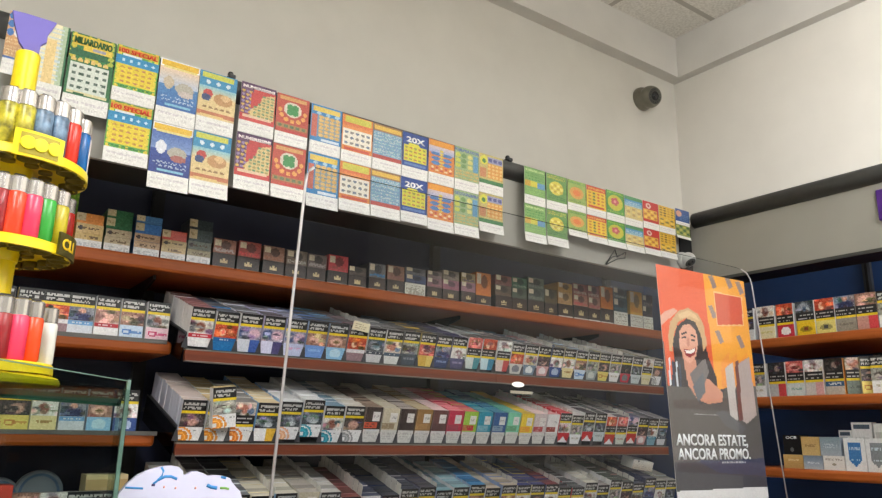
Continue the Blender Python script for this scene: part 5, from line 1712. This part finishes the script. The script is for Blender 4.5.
# purple topper standing on the pole
tp = [(13, 10), (27, 13.5), (40, 17.5), (51, 21), (57, 23), (53, 29), (48, 35), (47, 42), (41, 45), (39.5, 52), (35, 57.5), (28, 57), (23, 47), (19, 41), (17, 32), (14.5, 22)]
to = [onY(x, y, cys) for x, y in tp]
tm = poly_extrude([(p[0] - cxs, p[2] - zt) for p in to], 0.004)
link('topper', tm, flat_mat('topper_purple', (104, 92, 170), 0.55, var=0.02), st)
pz0 = onY(20, 92, cys)[2] - zt; pz1 = onY(27, 55, cys)[2] - zt
link('post', smooth_by_angle(lathe([(0, pz0 - 0.06), (0.0090, pz0 - 0.06), (0.0090, pz1), (0.0082, pz1 + 0.001), (0, pz1 + 0.001)], 28)), M_yel, st)

# lighters -----------------------------------------------------------------------------
lbody = smooth_by_angle(lathe([(0, 0), (0.0060, 0), (0.0069, 0.0015), (0.0069, 0.0300), (0.0061, 0.0315), (0, 0.0315)], 20))
lhood = smooth_by_angle(lathe([(0, 0.0315), (0.0064, 0.0315), (0.0064, 0.0425), (0.0054, 0.0435), (0.0052, 0.041), (0, 0.041)], 20))
bmw = bmesh.new()
box_into(bmw, -0.0018, 0.0018, -0.004, 0.004, 0.0415, 0.0455, 0.0008)
lwheel = bm_mesh(bmw)
M_chrome = flat_mat('lighter_chrome', (196, 190, 184), 0.25, 0.85)
M_wheel = flat_mat('lighter_wheel', (90, 86, 84), 0.4, 0.6)
for mm_, mt_ in ((lhood, M_chrome), (lwheel, M_wheel)):
    mm_.materials.append(mt_)
LC = {'top': [((70, 80, 30), 'olive patterned'), ((206, 196, 40), 'yellow patterned'), ((120, 128, 140), 'slate patterned'), ((70, 96, 140), 'denim blue'), ((222, 52, 34), 'red'), ((24, 100, 170), 'bright blue'), ((226, 226, 222), 'white'), ((60, 60, 60), 'black'), ((30, 110, 60), 'dark green')],
      'middle': [((150, 36, 40), 'maroon'), ((236, 72, 40), 'orange red'), ((232, 60, 96), 'pink'), ((56, 160, 60), 'green'), ((196, 176, 36), 'mustard'), ((140, 206, 30), 'lime'), ((220, 50, 40), 'red'), ((226, 226, 222), 'white'), ((60, 60, 60), 'black')],
      'bottom': [((214, 206, 40), 'yellow'), ((150, 36, 40), 'maroon'), ((240, 64, 98), 'pink'), ((240, 78, 30), 'orange'), ((206, 214, 36), 'lime yellow'), ((230, 228, 220), 'white'), ((60, 110, 180), 'blue'), ((60, 60, 60), 'black'), ((40, 130, 70), 'green')]}


def near_angles(tier, cols_px):
    return [ang_at((tier[0], tier[1] - 0.0078), px) for px in cols_px]


cols_px = {'top': [3, 20, 38, 54, 67, 76.5, 82], 'middle': [-7, 10, 27, 41, 54, 63, 68], 'bottom': [-21, -5, 12, 27, 39, 46]}
for tier in tiers:
    tz, R_, nm = tier
    rr = R_ - 0.0078
    angs = near_angles(tier, cols_px[nm])
    # the ring goes on round the far side, spaced like the near one
    angs = list(angs)
    while angs[-1] < 1.6 and len(angs) < len(LC[nm]):
        angs.append(angs[-1] + 0.36)
    for k, a in enumerate(angs):
        cc, wd = LC[nm][k]
        px = proj(cxs + rr * math.cos(a), cys + rr * math.sin(a), tz + 0.02)
        if px[0] < -14:
            continue
        b = lbody.copy()
        if 'patterned' in wd or wd == 'denim blue':
            mtx = noise_mat('lighter_' + wd.replace(' ', '_'), tuple(int(x * 0.35) for x in cc), (230, 214, 60) if wd in ('olive patterned', 'yellow patterned') else (130, 160, 190), 130, 0.3)
        else:
            mtx = flat_mat('lighter_' + nm + wd.replace(' ', '_'), cc, 0.25, var=0.02)
        o = link('lighter', b, mtx, None, (cxs + rr * math.cos(a), cys + rr * math.sin(a), tz - 0.0008 + 0.001), (0, 0, a))
        tag(o, f'{wd} lighter standing in the {nm} tier of the yellow stand', 'lighter', f'lighters in the {nm} tier')
        link('metal_hood', lhood, None, o)
        link('spark_wheel', lwheel, None, o)

# ================================================================== WHITE DISPLAY AT THE BOTTOM
YD = 0.70
op = [(112, 505), (118, 495), (127, 484), (138, 475), (150, 469.5), (162, 466.5), (172, 465.5), (179, 467), (183, 471), (183.5, 475), (187, 474.5), (191, 472), (197, 471), (203, 473), (208, 476), (214, 475), (222, 475.5), (230, 478), (232, 482), (236, 487), (240, 491), (242, 498), (243, 505)]
pts = [onY(x, y, YD) for x, y in op]
x_l, x_r = pts[0][0], pts[-1][0]
outl = [(p[0] - (x_l + x_r) / 2, p[2] - ZC) for p in pts]
outl = [(outl[0][0], 0.0)] + outl + [(outl[-1][0], 0.0)]
dc = empty('display_card', ((x_l + x_r) / 2, YD, ZC))
tag(dc, 'white scalloped display card with blue marks at the bottom edge', 'display card')
link('card', poly_extrude(outl, 0.006), flat_mat('card_white', (212, 210, 234), 0.5, var=0.015), dc)
link('foot', box(-0.05, 0.05, -0.0, 0.06, 0, 0.006), flat_mat('card_white', (212, 210, 234), 0.5), dc)


def mark(pp, r, col):
    q = [onY(x, y, YD) for x, y in pp]
    me = tube_path([(p[0] - (x_l + x_r) / 2, -0.0002, p[2] - ZC) for p in q], r, 6)
    me.transform(Matrix.Scale(0.3, 4, (0, 1, 0)))
    link('printed_mark', me, col, dc)


MB_ = flat_mat('mark_blue', (60, 140, 206), 0.5); MN = flat_mat('mark_navy', (70, 60, 110), 0.5); MG = flat_mat('mark_green', (130, 180, 90), 0.5); MO = flat_mat('mark_salmon', (236, 170, 150), 0.5)
mark([(161.5, 467), (163.5, 471), (162, 476), (157, 481), (153, 484)], 0.0011, MB_)
mark([(158, 480), (165, 476.5), (171, 476.5), (177, 479)], 0.0014, MB_)
mark([(125, 487.5), (134, 488), (143, 488.5)], 0.0010, MB_)
mark([(207, 485), (211, 487), (217, 488)], 0.0018, MB_)
mark([(221, 477), (226, 478)], 0.0013, MB_)
mark([(220, 488), (225, 488), (229, 489)], 0.0012, MG)
mark([(151.5, 485), (155, 485)], 0.0012, MN)
for x, y in ((175.5, 488), (195.5, 488), (164, 487)):
    mark([(x - 0.8, y), (x + 0.8, y)], 0.0011, MO)

# ================================================================== render settings owned by the scene
wd = bpy.data.worlds.new('world')
SC.world = wd
wd.use_nodes = True
wd.node_tree.nodes['Background'].inputs['Color'].default_value = (0.8, 0.85, 1.0, 1)
wd.node_tree.nodes['Background'].inputs['Strength'].default_value = 0.05
SC.view_settings.view_transform = 'Standard'
SC.view_settings.look = 'None'
SC.view_settings.gamma = 1.0
SC.view_settings.use_curve_mapping = False
SC.view_settings.exposure = 0.27
SC.cycles.use_denoising = True
SC.cycles.max_bounces = 10
SC.cycles.transparent_max_bounces = 24
SC.cycles.caustics_reflective = False
SC.cycles.caustics_refractive = False
print('individual dispenser packs', n_ind, 'stuff boxes', len(stuffF) // 6)
